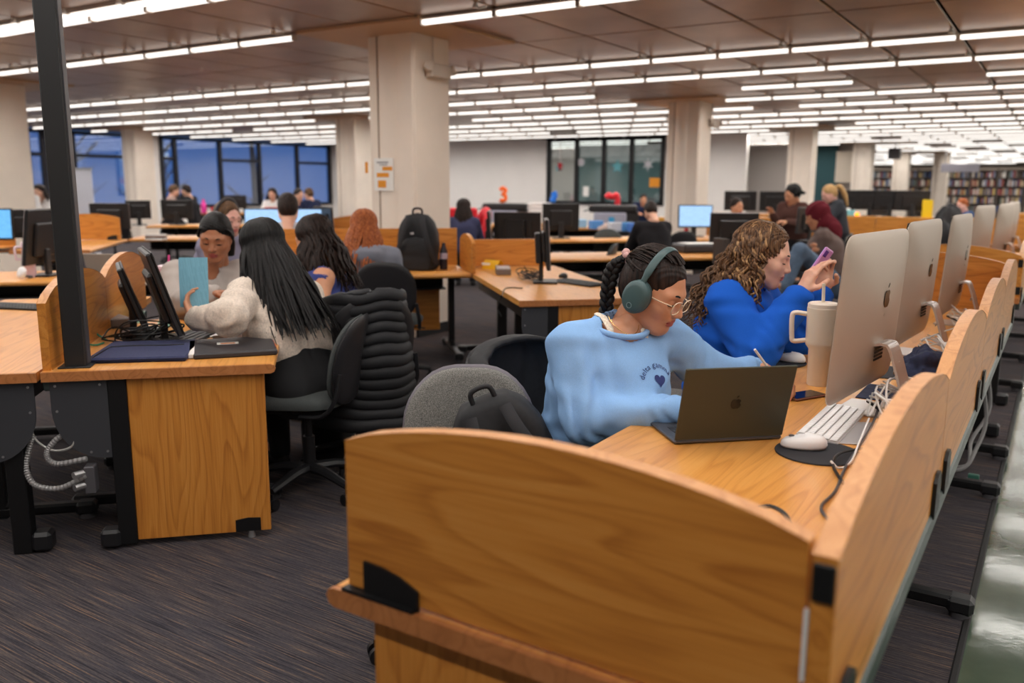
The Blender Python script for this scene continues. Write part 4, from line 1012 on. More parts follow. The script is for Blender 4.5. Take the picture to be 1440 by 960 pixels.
def hand_mesh(w, d, n, side, curl=(.35, .4, .45, .5), thumb=(.5, .3), spread=.06, h=.0028, s=1.0):
    """wrist w, finger direction d, palm normal n (out of the palm); side +1: thumb lies along d x n"""
    w, d, n = v3(*w), v3(*d), v3(*n); d = d/np.linalg.norm(d); n = n-d*(n@d); n = n/np.linalg.norm(n); l = np.cross(d, n)*side
    P = []; xs = (.027, .009, -.009, -.026); ln = ((.043, .026, .02), (.047, .03, .021), (.044, .028, .021), (.034, .021, .018))
    yk = (.083, .087, .083, .075)
    def W(x, y, z): return w+(l*x+d*y+n*z)*s
    for x, y in zip(xs, yk): P.append(caps(W(x*.75, .008, 0), W(x, y, 0), .0135*s, .0105*s, .014*s))
    P.append(elli(W(.012, .04, .006), v3(.02, .02, .02)*s, k=.015*s)); P.append(caps(W(0, -.035, 0), W(0, .012, 0), .023*s, .021*s, .02*s))
    for i in range(4):
        p_ = W(xs[i], yk[i], 0); a = 0; tilt = spread*(xs[i]/.027)
        for j, L in enumerate(ln[i]):
            a += curl[i]*(.8, 1.15, .8)[j]; q = p_+(d*math.cos(a)+n*math.sin(a)+l*tilt*math.cos(a))*L*s
            r = (.0088, .0078, .0070)[j]*s*(.9 if i == 3 else 1); P.append(caps(p_, q, r, r*.93, .0035*s)); p_ = q
    t0 = W(.022, .018, .004); t1 = t0+(l*.72+d*.62+n*thumb[0]*.5)/np.linalg.norm(l*.72+d*.62+n*thumb[0]*.5)*.042*s
    v = l*(.3-thumb[1])+d*.85+n*thumb[0]; t2 = t1+v/np.linalg.norm(v)*.032*s; v = l*(.0-thumb[1])+d*.9+n*thumb[0]*1.2; t3 = t2+v/np.linalg.norm(v)*.024*s
    P += [caps(t0, t1, .0135*s, .0105*s, .012*s), caps(t1, t2, .0102*s, .0092*s, .004*s), caps(t2, t3, .0092*s, .0078*s, .004*s)]
    return sdf_mesh(P, h)
def skin_mat(name, c, lip):
    if name in MATS: return MATS[name]
    N = NT(name); t = N.n('TexNoise', i_Scale=60, i_Detail=4); N.l(N.coords(), t.inputs['Vector'])
    b = srgb(*c); N.l(N.ramp(t.outputs[0], [(.3, tuple(x*.92 for x in b[:3])+(1,)), (.7, b)]), N.b.inputs['Base Color'])
    N.b.inputs['Roughness'].default_value = .48; N.b.inputs['Subsurface Weight'].default_value = .12; N.b.inputs['Subsurface Radius'].default_value = (.012, .005, .003); N.b.inputs['Subsurface Scale'].default_value = .6
    MATS[name] = N.mat; return N.mat
SKINS = {'light': ((226, 172, 146), (196, 110, 104)), 'tan': ((206, 146, 112), (176, 92, 86)), 'brown': ((176, 116, 84), (160, 76, 72)), 'pink': ((230, 176, 160), (200, 110, 108))}
HAIRC = {}
def hair_mat(name, c, c2):
    if name in MATS: return MATS[name]
    N = NT(name); t = N.n('TexNoise', i_Scale=1, i_Detail=3); N.l(N.coords((140, 140, 10)), t.inputs['Vector'])
    N.l(N.ramp(t.outputs[0], [(.35, srgb(*c)), (.68, srgb(*c2))]), N.b.inputs['Base Color']); N.b.inputs['Roughness'].default_value = .5; N.b.inputs['Specular IOR Level'].default_value = .22
    N.bump(t.outputs[0], .35, .003); MATS[name] = N.mat; return N.mat
H_BLACK = hair_mat('black_hair', (9, 8, 9), (26, 22, 22)); H_DARK = hair_mat('dark_brown_hair', (18, 13, 12), (52, 36, 30)); H_BROWN = hair_mat('brown_hair', (62, 42, 28), (120, 88, 60))
H_RED = hair_mat('copper_hair', (120, 58, 26), (196, 112, 62)); H_BLOND = hair_mat('blond_hair', (150, 112, 66), (214, 178, 126)); H_CURL = hair_mat('brown_curls', (50, 32, 24), (132, 96, 66))
def cloth_mat(name, c, scale=500, b=.25):
    return pm(name, c, .92, spec=.2, noise_amt=.10, nscale=scale, bump=b)

def pose(p_, phi, lean=12, hip_z=.50, s=1.0, side_lean=0):
    """default seated joints; p_ = hip position, phi = facing in degrees, lean = forward lean of the trunk in degrees"""
    f = v3(math.cos(phi*D2R), math.sin(phi*D2R), 0); r = v3(f[1], -f[0], 0); z = v3(0, 0, 1); t = f*math.sin(lean*D2R)+z*math.cos(lean*D2R)
    hip = v3(p_[0], p_[1], hip_z); chest = hip+t*.36*s; neck = hip+t*.52*s
    J = dict(hip=hip, chest=chest, neck=neck, f=f, r=r, t=t, head=neck+z*.155*s+f*.055*s, phi=phi, s=s)
    for k, sg in (('l', -1), ('r', 1)):
        sh = neck-t*.045*s+r*sg*.165*s; J[k+'sh'] = sh; J[k+'el'] = sh+f*.14*s-z*.235*s+r*sg*.05; J[k+'wr'] = J[k+'el']+f*.22*s+z*.03-r*sg*.08
        J[k+'hp'] = hip+r*sg*.085*s; J[k+'kn'] = hip+f*.42*s+r*sg*.11*s-z*.0; J[k+'an'] = hip+f*.40*s+r*sg*.11*s; J[k+'an'][2] = .08; J[k+'kn'][2] = hip_z+.0
    return J
def garment(J, h, bulk=1.0, sleeve=1.0, cuff=.036, hem=0.0, coll=.075, folds=True, belly=0.0, arms=True, torso=1.0, seed=0.0, hood=False):
    s = J['s']; b = bulk; P = []; z = v3(0, 0, 1); t = J['t']; r = J['r']; f = J['f']
    for sg in (-1, 1):
        P.append(caps(J['hip']+r*sg*.075*s+t*(.02-hem), J['chest']+r*sg*.078*s, .112*s*b*torso, .112*s*b*torso, .09))
        P.append(caps(J['chest']+r*sg*.07*s, J['neck']+r*sg*.075*s-t*.075*s, .108*s*b*torso, .080*s*b, .07))
    P.append(elli(J['chest']+f*.045*s, v3(.13, .11, .12)*s*b*torso, k=.07))
    if belly: P += [elli(J['chest']+f*(.05+belly)-t*.05, v3(.15, .13, .15)*s, k=.08), elli(J['hip']+f*(.05+belly)+t*.14, v3(.16, .14, .15)*s, k=.08)]
    for k, sg in (('l', -1), ('r', 1)):
        P.append(caps(J['neck']+r*sg*.05*s-t*.025*s, J[k+'sh'], .052*s*b, .066*s*b, .05))
        if arms:
            P.append(caps(J[k+'sh'], J[k+'el'], .070*s*b*sleeve, .064*s*b*sleeve, .028)); P.append(caps(J[k+'el'], J[k+'wr'], .062*s*b*sleeve, .047*s*b*sleeve, .03))
            d = J[k+'wr']-J[k+'el']; d = d/np.linalg.norm(d); P.append(caps(J[k+'wr']-d*.01, J[k+'wr']+d*.03, cuff*1.08*s, cuff*s, .008))
    P.append(caps(J['neck']-t*.05*s, J['neck']+t*.035*s+f*.012, coll*s, coll*.86*s, .03))
    if hood:
        P += [elli(J['neck']-f*.10*s-t*.03*s, v3(.12, .075, .075)*s, R=rotm(J['phi']), k=.04), caps(J['neck']+r*.085*s+f*.03*s, J['neck']-f*.06*s+r*.08*s, .032*s, .04*s, .03), caps(J['neck']-r*.085*s+f*.03*s, J['neck']-f*.06*s-r*.08*s, .032*s, .04*s, .03)]
    P.append(caps(J['neck']-t*.0*s+f*.012, J['neck']+t*.09*s+f*.03, (coll-.014)*s, (coll-.010)*s, .006, op=-1))
    def disp(X, Y, Z):
        D = .003*np.sin(19*X+5*np.sin(13*Y+seed)+15*Z+4*np.sin(17*X+seed))+.0025*np.sin(27*Y-14*X+5*np.sin(19*Z)+seed)
        if arms:
            for k in 'lr':
                for c, rad, amp, fr in ((J[k+'el'], .10, .0085, 70), (J[k+'wr'], .08, .006, 95), ((J[k+'sh']+J[k+'el'])/2, .10, .0025, 45)):
                    ax = J[k+'wr']-J[k+'el'] if c is not J[k+'sh'] else J[k+'el']-J[k+'sh']; ax = ax/np.linalg.norm(ax)
                    g_ = np.exp(-((X-c[0])**2+(Y-c[1])**2+(Z-c[2])**2)/rad**2); u = (X-c[0])*ax[0]+(Y-c[1])*ax[1]+(Z-c[2])*ax[2]
                    D = D+amp*g_*np.sin(fr*u+3.2*np.sin(23*X+19*Z+seed)+2.6*np.sin(31*Y-17*Z)+seed)
        c = J['hip']+J['t']*.10; g_ = np.exp(-((Z-c[2])/.11)**2); D = D+.006*g_*np.sin(62*Z+7*np.sin(11*X+9*Y)+seed)
        return D
    return sdf_mesh(P, h, disp if folds else None)
def trousers(J, h, bulk=1.0):
    s = J['s']; up_ = J['chest']-J['hip']; P = [caps(J['lhp'], J['rhp'], .105*s*bulk, .105*s*bulk, .05)] + [caps(J['hip']+J['r']*sg*.06*s, J['hip']+J['r']*sg*.055*s+up_*.52, .108*s*bulk, .106*s*bulk, .06) for sg in (-1, 1)]
    for k in 'lr': P += [caps(J[k+'hp'], J[k+'kn'], .090*s*bulk, .066*s*bulk, .04), caps(J[k+'kn'], J[k+'an'], .066*s*bulk, .05*s*bulk, .03)]
    return sdf_mesh(P, h)
def shoes_mb(J, m, parent, base):
    for k in 'lr':
        f = J['f']; a = J[k+'an']; c = a+f*.055; c[2] = .042
        R = Matrix.Rotation(J['phi']*D2R-PI/2, 3, 'Z'); o = Vector(c)-Vector(base)
        MB().ell(o, (.045, .13, .042), 14, 8, 0, R).build('shoe', m, parent, smooth=70)
def body_mesh(J, R, h_body, h_head, skin, hands, hs=1.0, jaw=1.0, legs=True, bare=()):
    s = J['s']; P = [caps(J['hip'], J['chest'], .10*s, .10*s, .06), caps(J['chest'], J['neck']-J['t']*.06, .10*s, .07*s, .06), caps(J['neck']-J['t']*.05, J['head']-R[:, 2]*.08, .054*s, .050*s, .03)]
    for k in 'lr':
        bw = 1.3 if k in bare else 1.0
        P += [caps(J['neck']-J['t']*.03, J[k+'sh'], .045*s*bw, .050*s*bw, .04), caps(J[k+'sh'], J[k+'el'], .046*s*(1.12 if k in bare else 1), .036*s, .03), caps(J[k+'el'], J[k+'wr'], .036*s, .026*s, .02)]
        if legs: P += [caps(J[k+'hp'], J[k+'kn'], .075*s, .05*s, .04), caps(J[k+'kn'], J[k+'an'], .05*s, .035*s, .02), caps(J[k+'an'], J[k+'an']+J['f']*.1, .03, .03, .02)]
    parts = [(*sdf_mesh(P, h_body), 0)]
    V, F = head_local(h_head, jaw); hv = (V*hs) @ R.T + J['head']
    y, x, z = V[:, 1], V[:, 0], V[:, 2]
    fc = V[F].mean(1); lip = (np.abs(fc[:, 0]) < .0225) & (fc[:, 1] > .078) & (fc[:, 2] > -.0755+.25*np.abs(fc[:, 0])) & (fc[:, 2] < -.0475-.22*np.abs(fc[:, 0]))
    parts.append((hv, F[~lip], 0)); parts.append((hv, F[lip], 1))
    for hd in hands: parts.append((*hd, 0))
    return parts
def face_details(J, R, hs, body, base, browm, lashm, look=0.0):
    def W(x, y, z): return Vector(v3(x, y, z)*hs @ R.T + J['head'])-Vector(base)
    for s in (-1, 1):
        MB().tube([W(s*(.014+.036*t), .0905-.020*t*t-.004*t, .0255+.009*math.sin(PI*min(1, t*1.15))*.8-.004*t) for t in [i/6 for i in range(7)]], [.0022, .0034, .0036, .0034, .003, .0024, .0012], 6).build('eyebrow', browm, body, smooth=60)
        MB().ell(W(s*.031, .0712, .0000), (.0128*hs, .0128*hs, .0110*hs), 12, 8, 0, Matrix(R.tolist())).build('eye', pm('eye_dark', (70, 52, 46), .25), body, smooth=70)
        MB().tube([W(s*(.031+.0168*math.cos(a)), .0708+.0140*math.sin(a)+.0006, -.0012-.0022*math.sin(a)) for a in [PI*i/10 for i in range(11)]], [.0008]+[.0019]*9+[.0012], 6).build('eyelashes', lashm, body, smooth=60)
def person(label, J, phi_h, pitch, roll, skin, top, parts_fn=None, fine=False, hands=(), hs=1.0, bottom=None, shoe=None, top_kw={}, browm=None, legs=True, jaw=1.0, bare=(), h_top=None, h_head=None, far=False):
    R = rotm(phi_h, pitch, roll); base = (float(J['hip'][0]), float(J['hip'][1]), 0.0)
    t = thing('person', label, 'person', base)
    SK = skin_mat('skin_'+skin, *SKINS[skin]); LP = pm('lips_'+skin, SKINS[skin][1], .4)
    hb, hh = (.010, .0026) if fine else (.034, .0085) if far else (.018, h_head or .0055)
    b = np_mesh('body', body_mesh(J, R, hb, hh, SK, hands, hs, jaw, legs, bare), [SK, LP], t, base)
    face_details(J, R, hs, b, base, browm or H_DARK, pm('lash', (20, 15, 14), .6))
    V, F = garment(J, h_top or (.0075 if fine else .024 if far else .014), **top_kw); g_ = np_mesh('sweatshirt' if 'sh' in top.name else 'top', [(V, F, 0)], [top], t, base)
    if legs:
        V2, F2 = trousers(J, .03 if far else .016); np_mesh('trousers', [(V2, F2, 0)], [bottom or pm('dark_trousers', (28, 28, 34), .9)], t, base); shoes_mb(J, shoe or pm('dark_shoe', (40, 38, 40), .6), t, base)
    return dict(root=t, R=R, J=J, base=Vector(base), body=b, top=g_, topVF=(V, F), hs=hs)
def hw(Q, x, y, z): return Vector(v3(x, y, z)*Q['hs'] @ Q['R'].T + Q['J']['head'])
def hair_cap(Q, m, thick=.010, h=.005, back=0.0, face=.0, side=.080, up=.0, bump_=.002, name='hair', extra=()):
    hs = Q['hs']; R = Q['R']; P = [elli((0, -.018, .038), (.0745+thick, .094+thick, .087+thick), k=.01), elli((0, -.045, -.01), (.066+thick*.8, .062+thick, .07), k=.03)] + list(extra)
    P += [elli((0, .108+face, -.022+up), (side, .070, .112), k=.012, op=-1), elli((0, .06, -.16), (.12, .16, .085), k=.015, op=-1)]
    def disp(X, Y, Z): return bump_*np.sin(170*X+20*np.sin(24*Z)+30*np.sin(12*Y))*np.ones_like(X+Y+Z)
    V, F = sdf_mesh(P, h, disp); V = (V*hs) @ R.T + Q['J']['head']
    return np_mesh(name, [(V, F, 0)], [m], Q['root'], tuple(Q['base']))
def locks(Q, paths, m, name='hair_locks', n=5, sq=.6):
    mb = MB()
    for P, r in paths: mb.tube([Vector(q)-Q['base'] for q in P], r, n, sq=sq)
    return mb.build(name, m, Q['root'], smooth=70, recalc=False)
def taper(n, r, tip=.25): return [r*(.55+.45*min(1, i/(n*.2)))*(1-(1-tip)*max(0, (i/(n-1)-.6)/.4)**1.5) for i in range(n)]
def fall_locks(Q, count, ang, length, r, seed, out=.02, curl=0.0, back=v3(0, 0, 0), turns=5, topz=.10, wave=.012, spread=.05, start_back=-.02, minlen=.8):
    """locks leaving the crown, lying on the skull, then hanging; ang = range of bearings round the head, 0 = face"""
    q = random.Random(seed); out_ = []
    for i in range(count):
        a = q.uniform(*ang)*D2R*(1 if i % 2 else -1); L = length*q.uniform(minlen, 1.05); k = 1+q.uniform(0, .10); sx, sy = math.sin(a), math.cos(a)
        pts = [hw(Q, sx*.012, start_back+sy*.02, .126+q.uniform(-.004, .006))]
        for e in (62, 35, 8, -14):
            ce, se = math.cos(e*D2R), math.sin(e*D2R); pts.append(hw(Q, sx*.087*ce*k, -.018+sy*.106*ce*k, .036+.094*se*k))
        p_ = pts[-1]; side = Vector(Q['R'] @ v3(sx, sy, 0)); side.z = 0; nn = 6; ph = q.uniform(0, 6.28)
        bk = Vector(back)
        for j in range(1, nn+1):
            u = j/nn; pts.append(p_ + side*(out*math.sin(PI*u*.5)+spread*u*q.uniform(.3, 1)) + bk*u + Vector((math.sin(ph+u*5)*wave, math.cos(ph+u*4)*wave, -L*u)))
        S = spline(pts, 4)
        if curl:
            S2 = []; M_ = len(S)*3; S = spline(pts, 12); M_ = len(S)
            for j, c in enumerate(S):
                u = j/M_; am = curl*min(1, max(0, (u-.12)*3)); th = ph+2*PI*turns*u; S2.append(c+Vector((math.cos(th)*am, math.sin(th)*am, .3*am*math.sin(th*1.3))))
            S = S2
        out_.append((S, taper(len(S), r*q.uniform(.7, 1.25))))
    return out_

def slick(Q, m, knot, n=90, seed=5, r=.0032, low=5, hair=(.0815, .1005, .0955), name='hair_strands'):
    """strands combed from the hairline over the skull to a knot"""
    q = random.Random(seed); out = []; c = v3(0, -.018, .038); H = v3(*hair)
    for i in range(n):
        a = q.uniform(-180, 180)*D2R; e = q.uniform(low, 80)*D2R
        if math.cos(a) > -.1: e = max(e, (50 if math.cos(a) > .3 else 30)*D2R)
        s0 = c+v3(math.sin(a)*math.cos(e), math.cos(a)*math.cos(e), math.sin(e))*H; e0 = v3(*knot)+v3(q.uniform(-.012, .012), 0, q.uniform(-.012, .012)); P_ = []
        for j in range(9):
            u = j/8; p_ = s0*(1-u)+e0*u; d = (p_-c)/H; p_ = c+(p_-c)/max(np.linalg.norm(d), .2)*(1.03+.025*q.random()); P_.append(hw(Q, *p_))
        out.append((spline(P_, 2), r*q.uniform(.8, 1.4)))
    return locks(Q, out, m, name, 4)
def collar(Q, m, R1=.088, drop=.035, r=.010):
    J = Q['J']; n = 40; P_ = []
    for i in range(n):
        a = 2*PI*i/n; P_.append(Vector(J['neck']+J['r']*R1*math.cos(a)+J['f']*(R1*.92*math.sin(a)+.012)+v3(0, 0, .040-drop*(.5+.5*math.sin(a))))-Q['base'])
    return MB().tube(P_, r, 8, closed=True).build('ribbed_collar', m, Q['top'], smooth=70)
# ---------------------------------------------------------------- the two women at the aisle desk
def A(v): return np.array(v, float)
def unit(v): v = A(v); return v/np.linalg.norm(v)
LBLUE = cloth_mat('light_blue_sweatshirt', (138, 178, 226)); RBLUE = cloth_mat('royal_blue_sweatshirt', (26, 88, 190))
# woman in light blue
J = pose((-1.33, 2.585), -32, 20); J['head'] = A((-1.085, 2.555, 1.118))
J['lsh'] = J['lsh']-J['r']*.035; J['rel'] = A((-1.20, 2.30, .735)); J['rwr'] = A(at_depth(945, 578, 2.60)); J['lel'] = A((-.97, 2.83, .80)); J['lwr'] = A(at_depth(1052, 521, 2.98))
hd = [hand_mesh(J['rwr']+unit(J['rwr']-J['rel'])*.045, (.75, .55, -.05), (0, 0, -1), -1, (.3, .35, .4, .45)),
      hand_mesh(J['lwr']+unit(J['lwr']-J['lel'])*.045, (.85, -.25, -.12), (-.1, -.45, -.9), 1, (.55, .6, .7, .75), (.7, .5))]
W1 = person('woman in a light blue sweatshirt and green headphones writing at the aisle desk', J, -4, 24, 0, 'tan', LBLUE, fine=True, hands=hd, hs=1.06, top_kw=dict(bulk=1.08, sleeve=1.0, belly=.05, seed=1.0, coll=.088), browm=H_BLACK, bottom=pm('dark_trousers', (28, 28, 34), .9))
hair_cap(W1, H_DARK, .006, .0035, bump_=.0008, face=-.002, side=.088)
pony = hw(W1, .0, -.118, .055)
slick(W1, H_DARK, (0, -.118, .055), 120)
collar(W1, LBLUE, .090, .045)
mid = [pony, pony + Vector((-.045, -.02, -.03)), pony + Vector((-.06, -.035, -.10)), pony + Vector((-.07, -.03, -.19)), pony + Vector((-.10, .0, -.27)), pony + Vector((-.12, .03, -.33))]
C = spline(mid, 16); pth = []
for k in range(3):
    P_ = []
    for j, c in enumerate(C):
        th = j*.42+k*2*PI/3; sc_ = .017*(1-.35*j/len(C)); P_.append(c + Vector(CR)*math.sin(th)*sc_ + Vector(CF)*math.sin(2*th)*sc_*.55)
    pth.append((P_, [.0145*(1-.4*j/len(C)) for j in range(len(C))]))
locks(W1, pth, H_BLACK, 'braid', 8, 1.0)
sc = MB(); c0 = C[2]; ax = (C[3]-C[1]).normalized()
sc.tube([c0-W1['base']+Vector(np.array(Matrix.Rotation(a, 3, ax) @ ax.orthogonal().normalized()))*(.021+.004*math.sin(a*7)) + ax*.004*math.sin(a*5) for a in [2*PI*i/40 for i in range(40)]], .011, 8, closed=True).build('scrunchie', pm('dusty_pink_satin', (206, 160, 156), .5), W1['root'], smooth=70)
# lace straps at the neckline and a thin chain
LACE = pm('cream_lace', (232, 214, 196), .8, noise_amt=.3, nscale=200)
nk = A(J['neck']); JJ = J
def on_top(Q, p_, d, off=.003):
    if 'bvh' not in Q:
        V, F = Q['topVF']; Q['bvh'] = BVHTree.FromPolygons([tuple(v) for v in V], [tuple(int(i) for i in f) for f in F])
    h = Q['bvh'].ray_cast(Vector(p_), Vector(d).normalized()); return (h[0]+h[1]*off if h[1].dot(Vector(d)) < 0 else h[0]-h[1]*off) if h[0] is not None else None
ch = [nk + JJ['r']*.052*math.cos(a) + JJ['f']*(.060*math.sin(a)+.02) + v3(0, 0, .055-.055*max(0, math.sin(a))) for a in [PI*i/16 for i in range(17)]]
MB().tube([Vector(c)-W1['base'] for c in ch], .0012, 5).build('necklace', pm('gold', (220, 180, 110), .25, .9), W1['root'])
for s in (-1, 1): MB().tube([Vector(nk + JJ['r']*s*.062 + JJ['f']*u + v3(0, 0, w_))-W1['base'] for u, w_ in ((-.03, .055), (.01, .05), (.05, .02), (.066, -.02))], .012, 8, sq=.4).build('lace_strap', LACE, W1['root'], smooth=60)
# printed arch of letters and a heart on the chest
def glyph_mesh(ch_, size):
    cu = bpy.data.curves.new('glyph', 'FONT'); cu.body = ch_; cu.size = size; cu.align_x = 'CENTER'; cu.resolution_u = 3
    o = bpy.data.objects.new('glyph', cu); COL.objects.link(o); bpy.context.view_layer.update()
    me = bpy.data.meshes.new_from_object(o.evaluated_get(bpy.context.evaluated_depsgraph_get())); bpy.data.objects.remove(o); bpy.data.curves.remove(cu)
    V = [v.co.copy() for v in me.vertices]; F = [tuple(p_.vertices) for p_ in me.polygons]; bpy.data.meshes.remove(me); return V, F
fd = Vector(JJ['f']); fd = (fd*.93 + Vector((0, 0, .30))).normalized(); rt = Vector((0, 0, 1)).cross(fd).normalized(); upv = fd.cross(rt)
d0 = ray(926, 535); on_top(W1, (0, 0, CAM_H), d0); hitc = W1['bvh'].ray_cast(Vector((0, 0, CAM_H)), d0.normalized())[0]
pr = MB()
def put2d(V, F, x0, y0, rot, m):
    ok = []
    for v in V:
        x = x0+v.x*math.cos(rot)-v.y*math.sin(rot); y = y0+v.x*math.sin(rot)+v.y*math.cos(rot); o = hitc + rt*x + upv*y + fd*.3
        h = on_top(W1, o, -fd, .0025); ok.append((h if h is not None else hitc)-W1['base'])
    pr.add(ok, F, m)
if hitc is not None:
    word = 'delta gamma'; wd = [.8, .78, .42, .5, .78, .45, .85, .78, 1.2, 1.2, .78]; tot = sum(wd); acc = 0; RR = .057
    for c_, w_ in zip(word, wd):
        a = (PI*.90) - (acc+w_/2)/tot*PI*.76; acc += w_
        if c_ == ' ': continue
        V, F = glyph_mesh(c_, .026); put2d(V, F, RR*math.cos(a), RR*math.sin(a)*.95-.012, a-PI/2, 0)
    hp_ = [(.016*math.sin(t)**3*1.35, (.013*math.cos(t)-.005*math.cos(2*t)-.002*math.cos(3*t)-.001*math.cos(4*t))*1.4) for t in [2*PI*i/36 for i in range(36)]]
    V = [Vector((0, 0, 0))] + [Vector((x*.5, y*.5, 0)) for x, y in hp_] + [Vector((x, y, 0)) for x, y in hp_]; F = [(0, 1+i, 1+(i+1) % 36) for i in range(36)] + [(1+i, 37+i, 37+(i+1) % 36, 1+(i+1) % 36) for i in range(36)]
    put2d(V, F, .006, .0, -.15, 0)
    pr.build('printed_lettering', pm('navy_print', (38, 52, 110), .8), W1['root'], smooth=0, recalc=False)
# headphones and glasses
HPG = pm('dark_green_plastic', (62, 86, 88), .45); HPD = pm('dark_green_cushion', (44, 62, 64), .6)
hp = thing('headphones', 'dark green over-ear headphones worn by the woman in light blue', 'headphones', hw(W1, 0, 0, 0)); O_ = hw(W1, 0, 0, 0)
def hl(x, y, z): return hw(W1, x, y, z)-O_
bnd = [hl(.097*math.sin(a), -.004-.004*math.cos(a), .020+.118*math.cos(a)) for a in [(-100+200*i/30)*D2R for i in range(31)]]
MB().tube(bnd, [.013 if 4 < i < 26 else .010 for i in range(31)], 10, sq=.42, up=Vector(W1['R'] @ v3(-1, 0, 0))).build('head_band', HPG, hp, smooth=60)
RM = Matrix(W1['R'].tolist())
for s in (-1, 1):
    Rc = RM @ Matrix.Rotation(s*PI/2, 3, 'Y') @ Matrix.Scale(1.24, 3, Vector((1, 0, 0)))
    MB().lathe([(.001, .020), (.030, .020), (.040, .015), (.0445, .005), (.0445, -.010)], hl(s*.098, -.006, -.012), 30, R=Rc).build('ear_cup', HPG, hp, smooth=50)
    MB().lathe([(.044, -.010), (.045, -.016), (.042, -.026), (.03, -.028)], hl(s*.098, -.006, -.012), 30, R=Rc).build('ear_cushion', HPD, hp, smooth=60)
    MB().tube([hl(s*(.1185)+s*.0012, -.006+.008*math.cos(a), -.038+.008*math.sin(a)) for a in [2*PI*i/20 for i in range(20)]], .0010, 5, closed=True).build('cup_ring_mark', pm('pale_green_mark', (120, 142, 142), .5), hp)
gl = thing('eyeglasses', 'thin clear-framed glasses on the woman in light blue', 'glasses', O_)
GF = pm('clear_gold_frame', (226, 204, 176), .25, .3); GLN = glass_mat('lens', (.97, .97, .97, 1), .06)
for s in (-1, 1):
    lens = [(s*.034+.025*math.copysign(abs(math.cos(a))**.7, math.cos(a)), -.002+.020*math.copysign(abs(math.sin(a))**.75, math.sin(a))) for a in [2*PI*i/28 for i in range(28)]]
    rim = [hl(x, .1015-.10*abs(x)**1.4*1.3, z) for x, z in lens]
    MB().tube(rim, .0017, 6, closed=True).build('rim', GF, gl, smooth=60)
    MB().add([q_ for q_ in rim], [tuple(range(28))]).build('lens', GLN, gl, smooth=0)
    MB().tube([hl(s*.058, .094, .006), hl(s*.074, .06, .005), hl(s*.081, 0, .004), hl(s*.080, -.02, -.012)], .0019, 6).build('temple_arm', GF, gl)
MB().tube([hl(-.010, .100, .004), hl(0, .105, .007), hl(.010, .100, .004)], .0015, 6).build('bridge', GF, gl)
# white pencil in her left hand
pw = J['lwr']+unit(J['lwr']-J['lel'])*.045
pb = Vector(at_depth(1083, 521, 2.93)); pt_ = Vector(at_depth(1067, 499, 2.90))
pen = thing('stylus', 'white stylus held in the hand of the woman in light blue', 'stylus', pb)
MB().cyl((0, 0, 0), (pt_-pb)*1.35, .0045, n=12).build('barrel', WHITEP, pen); MB().cyl((0, 0, 0), (pb-pt_).normalized()*.02, .0045, .001, 12).build('tip', WHITEP, pen)
# black coat over her chair
def drape(name, fn, nu, nv, label, m, cat, th=.012, parts=None):
    V = [Vector(fn(i/nu, j/nv)) for i in range(nu+1) for j in range(nv+1)]; o = sum(V, Vector())/len(V); o.z = 0
    mb = MB(); mb.add([q-o for q in V], [(i*(nv+1)+j, (i+1)*(nv+1)+j, (i+1)*(nv+1)+j+1, i*(nv+1)+j+1) for i in range(nu) for j in range(nv)])
    ob = mb.build(name, m, None, o, smooth=80); md = ob.modifiers.new('thick', 'SOLIDIFY'); md.thickness = th; md.offset = 0
    return tag(ob, label, cat)
def coat_fn(cx, cy, phi, top, bot, w, seed, bulge=.05, dep=.30):
    f = Vector((math.cos(phi), math.sin(phi), 0)); r = Vector((f.y, -f.x, 0)); c = Vector((cx, cy, 0))
    def fn(u, v):
        a = (u-.5)*2; side = math.sin(a*1.45)*w; back = -math.cos(a*1.45)*dep*.45; s_ = v
        drop = top-(top-bot)*max(0, (s_-.12)/.88); over = .07*(1-min(1, s_/.12))
        n1 = noise.noise(Vector((u*7+seed, s_*1.2, seed)))*.035*s_ + noise.noise(Vector((u*15, s_*4+seed, 0)))*.012
        hgt = drop - .10*abs(a)**2.5*(1-s_*.3)
        return c + r*(side*(1+.18*s_)) + f*(back+over - n1 - bulge*s_*.4) + Vector((0, 0, hgt))
    return fn
drape('coat', coat_fn(-1.56, 2.56, -10*D2R, .90, .30, .24, 2.0), 44, 30, 'black coat draped over the chair of the woman in light blue', BLACKCLOTH, 'coat', .018)

# woman in royal blue
J = pose((-1.215, 3.60), 0, 10, s=1.03); J['head'] = A((-1.035, 3.58, 1.165))
J['rel'] = A(at_depth(1064, 497, 3.42)); J['rwr'] = A(at_depth(1120, 421, 3.44)); J['lel'] = A(at_depth(1120, 480, 3.75)); J['lwr'] = A(at_depth(1150, 418, 3.66))
phc = Vector(at_depth(1152, 372, 3.52))
hd = [hand_mesh(J['rwr']+unit(J['rwr']-J['rel'])*.04, (.35, .12, .93), (.62, .75, -.2), -1, (.35, .5, .75, .8), (.8, .5)), hand_mesh(J['lwr']+unit(J['lwr']-J['lel'])*.04, (.1, -.15, .98), (.3, -.95, 0), 1, (.55, .6, .65, .7), (.8, .4))]
W2 = person('woman in a royal blue sweatshirt with curly hair looking at a phone', J, 12, 16, 0, 'light', RBLUE, fine=True, hands=hd, hs=1.06, top_kw=dict(bulk=1.14, sleeve=1.14, seed=4.0, coll=.086), browm=H_DARK, bottom=pm('dark_trousers', (28, 28, 34), .9))
hair_cap(W2, H_CURL, .010, .005, bump_=.004, face=-.014, up=.012)
collar(W2, RBLUE, .090, .03)
pth = fall_locks(W2, 110, (84, 178), .30, .0068, 11, out=.03, curl=.010, turns=7, spread=.05, wave=.014, back=v3(-.07, -.02, 0))
pth += fall_locks(W2, 40, (80, 125), .22, .006, 12, out=.025, curl=.010, turns=6, spread=.02, wave=.012)
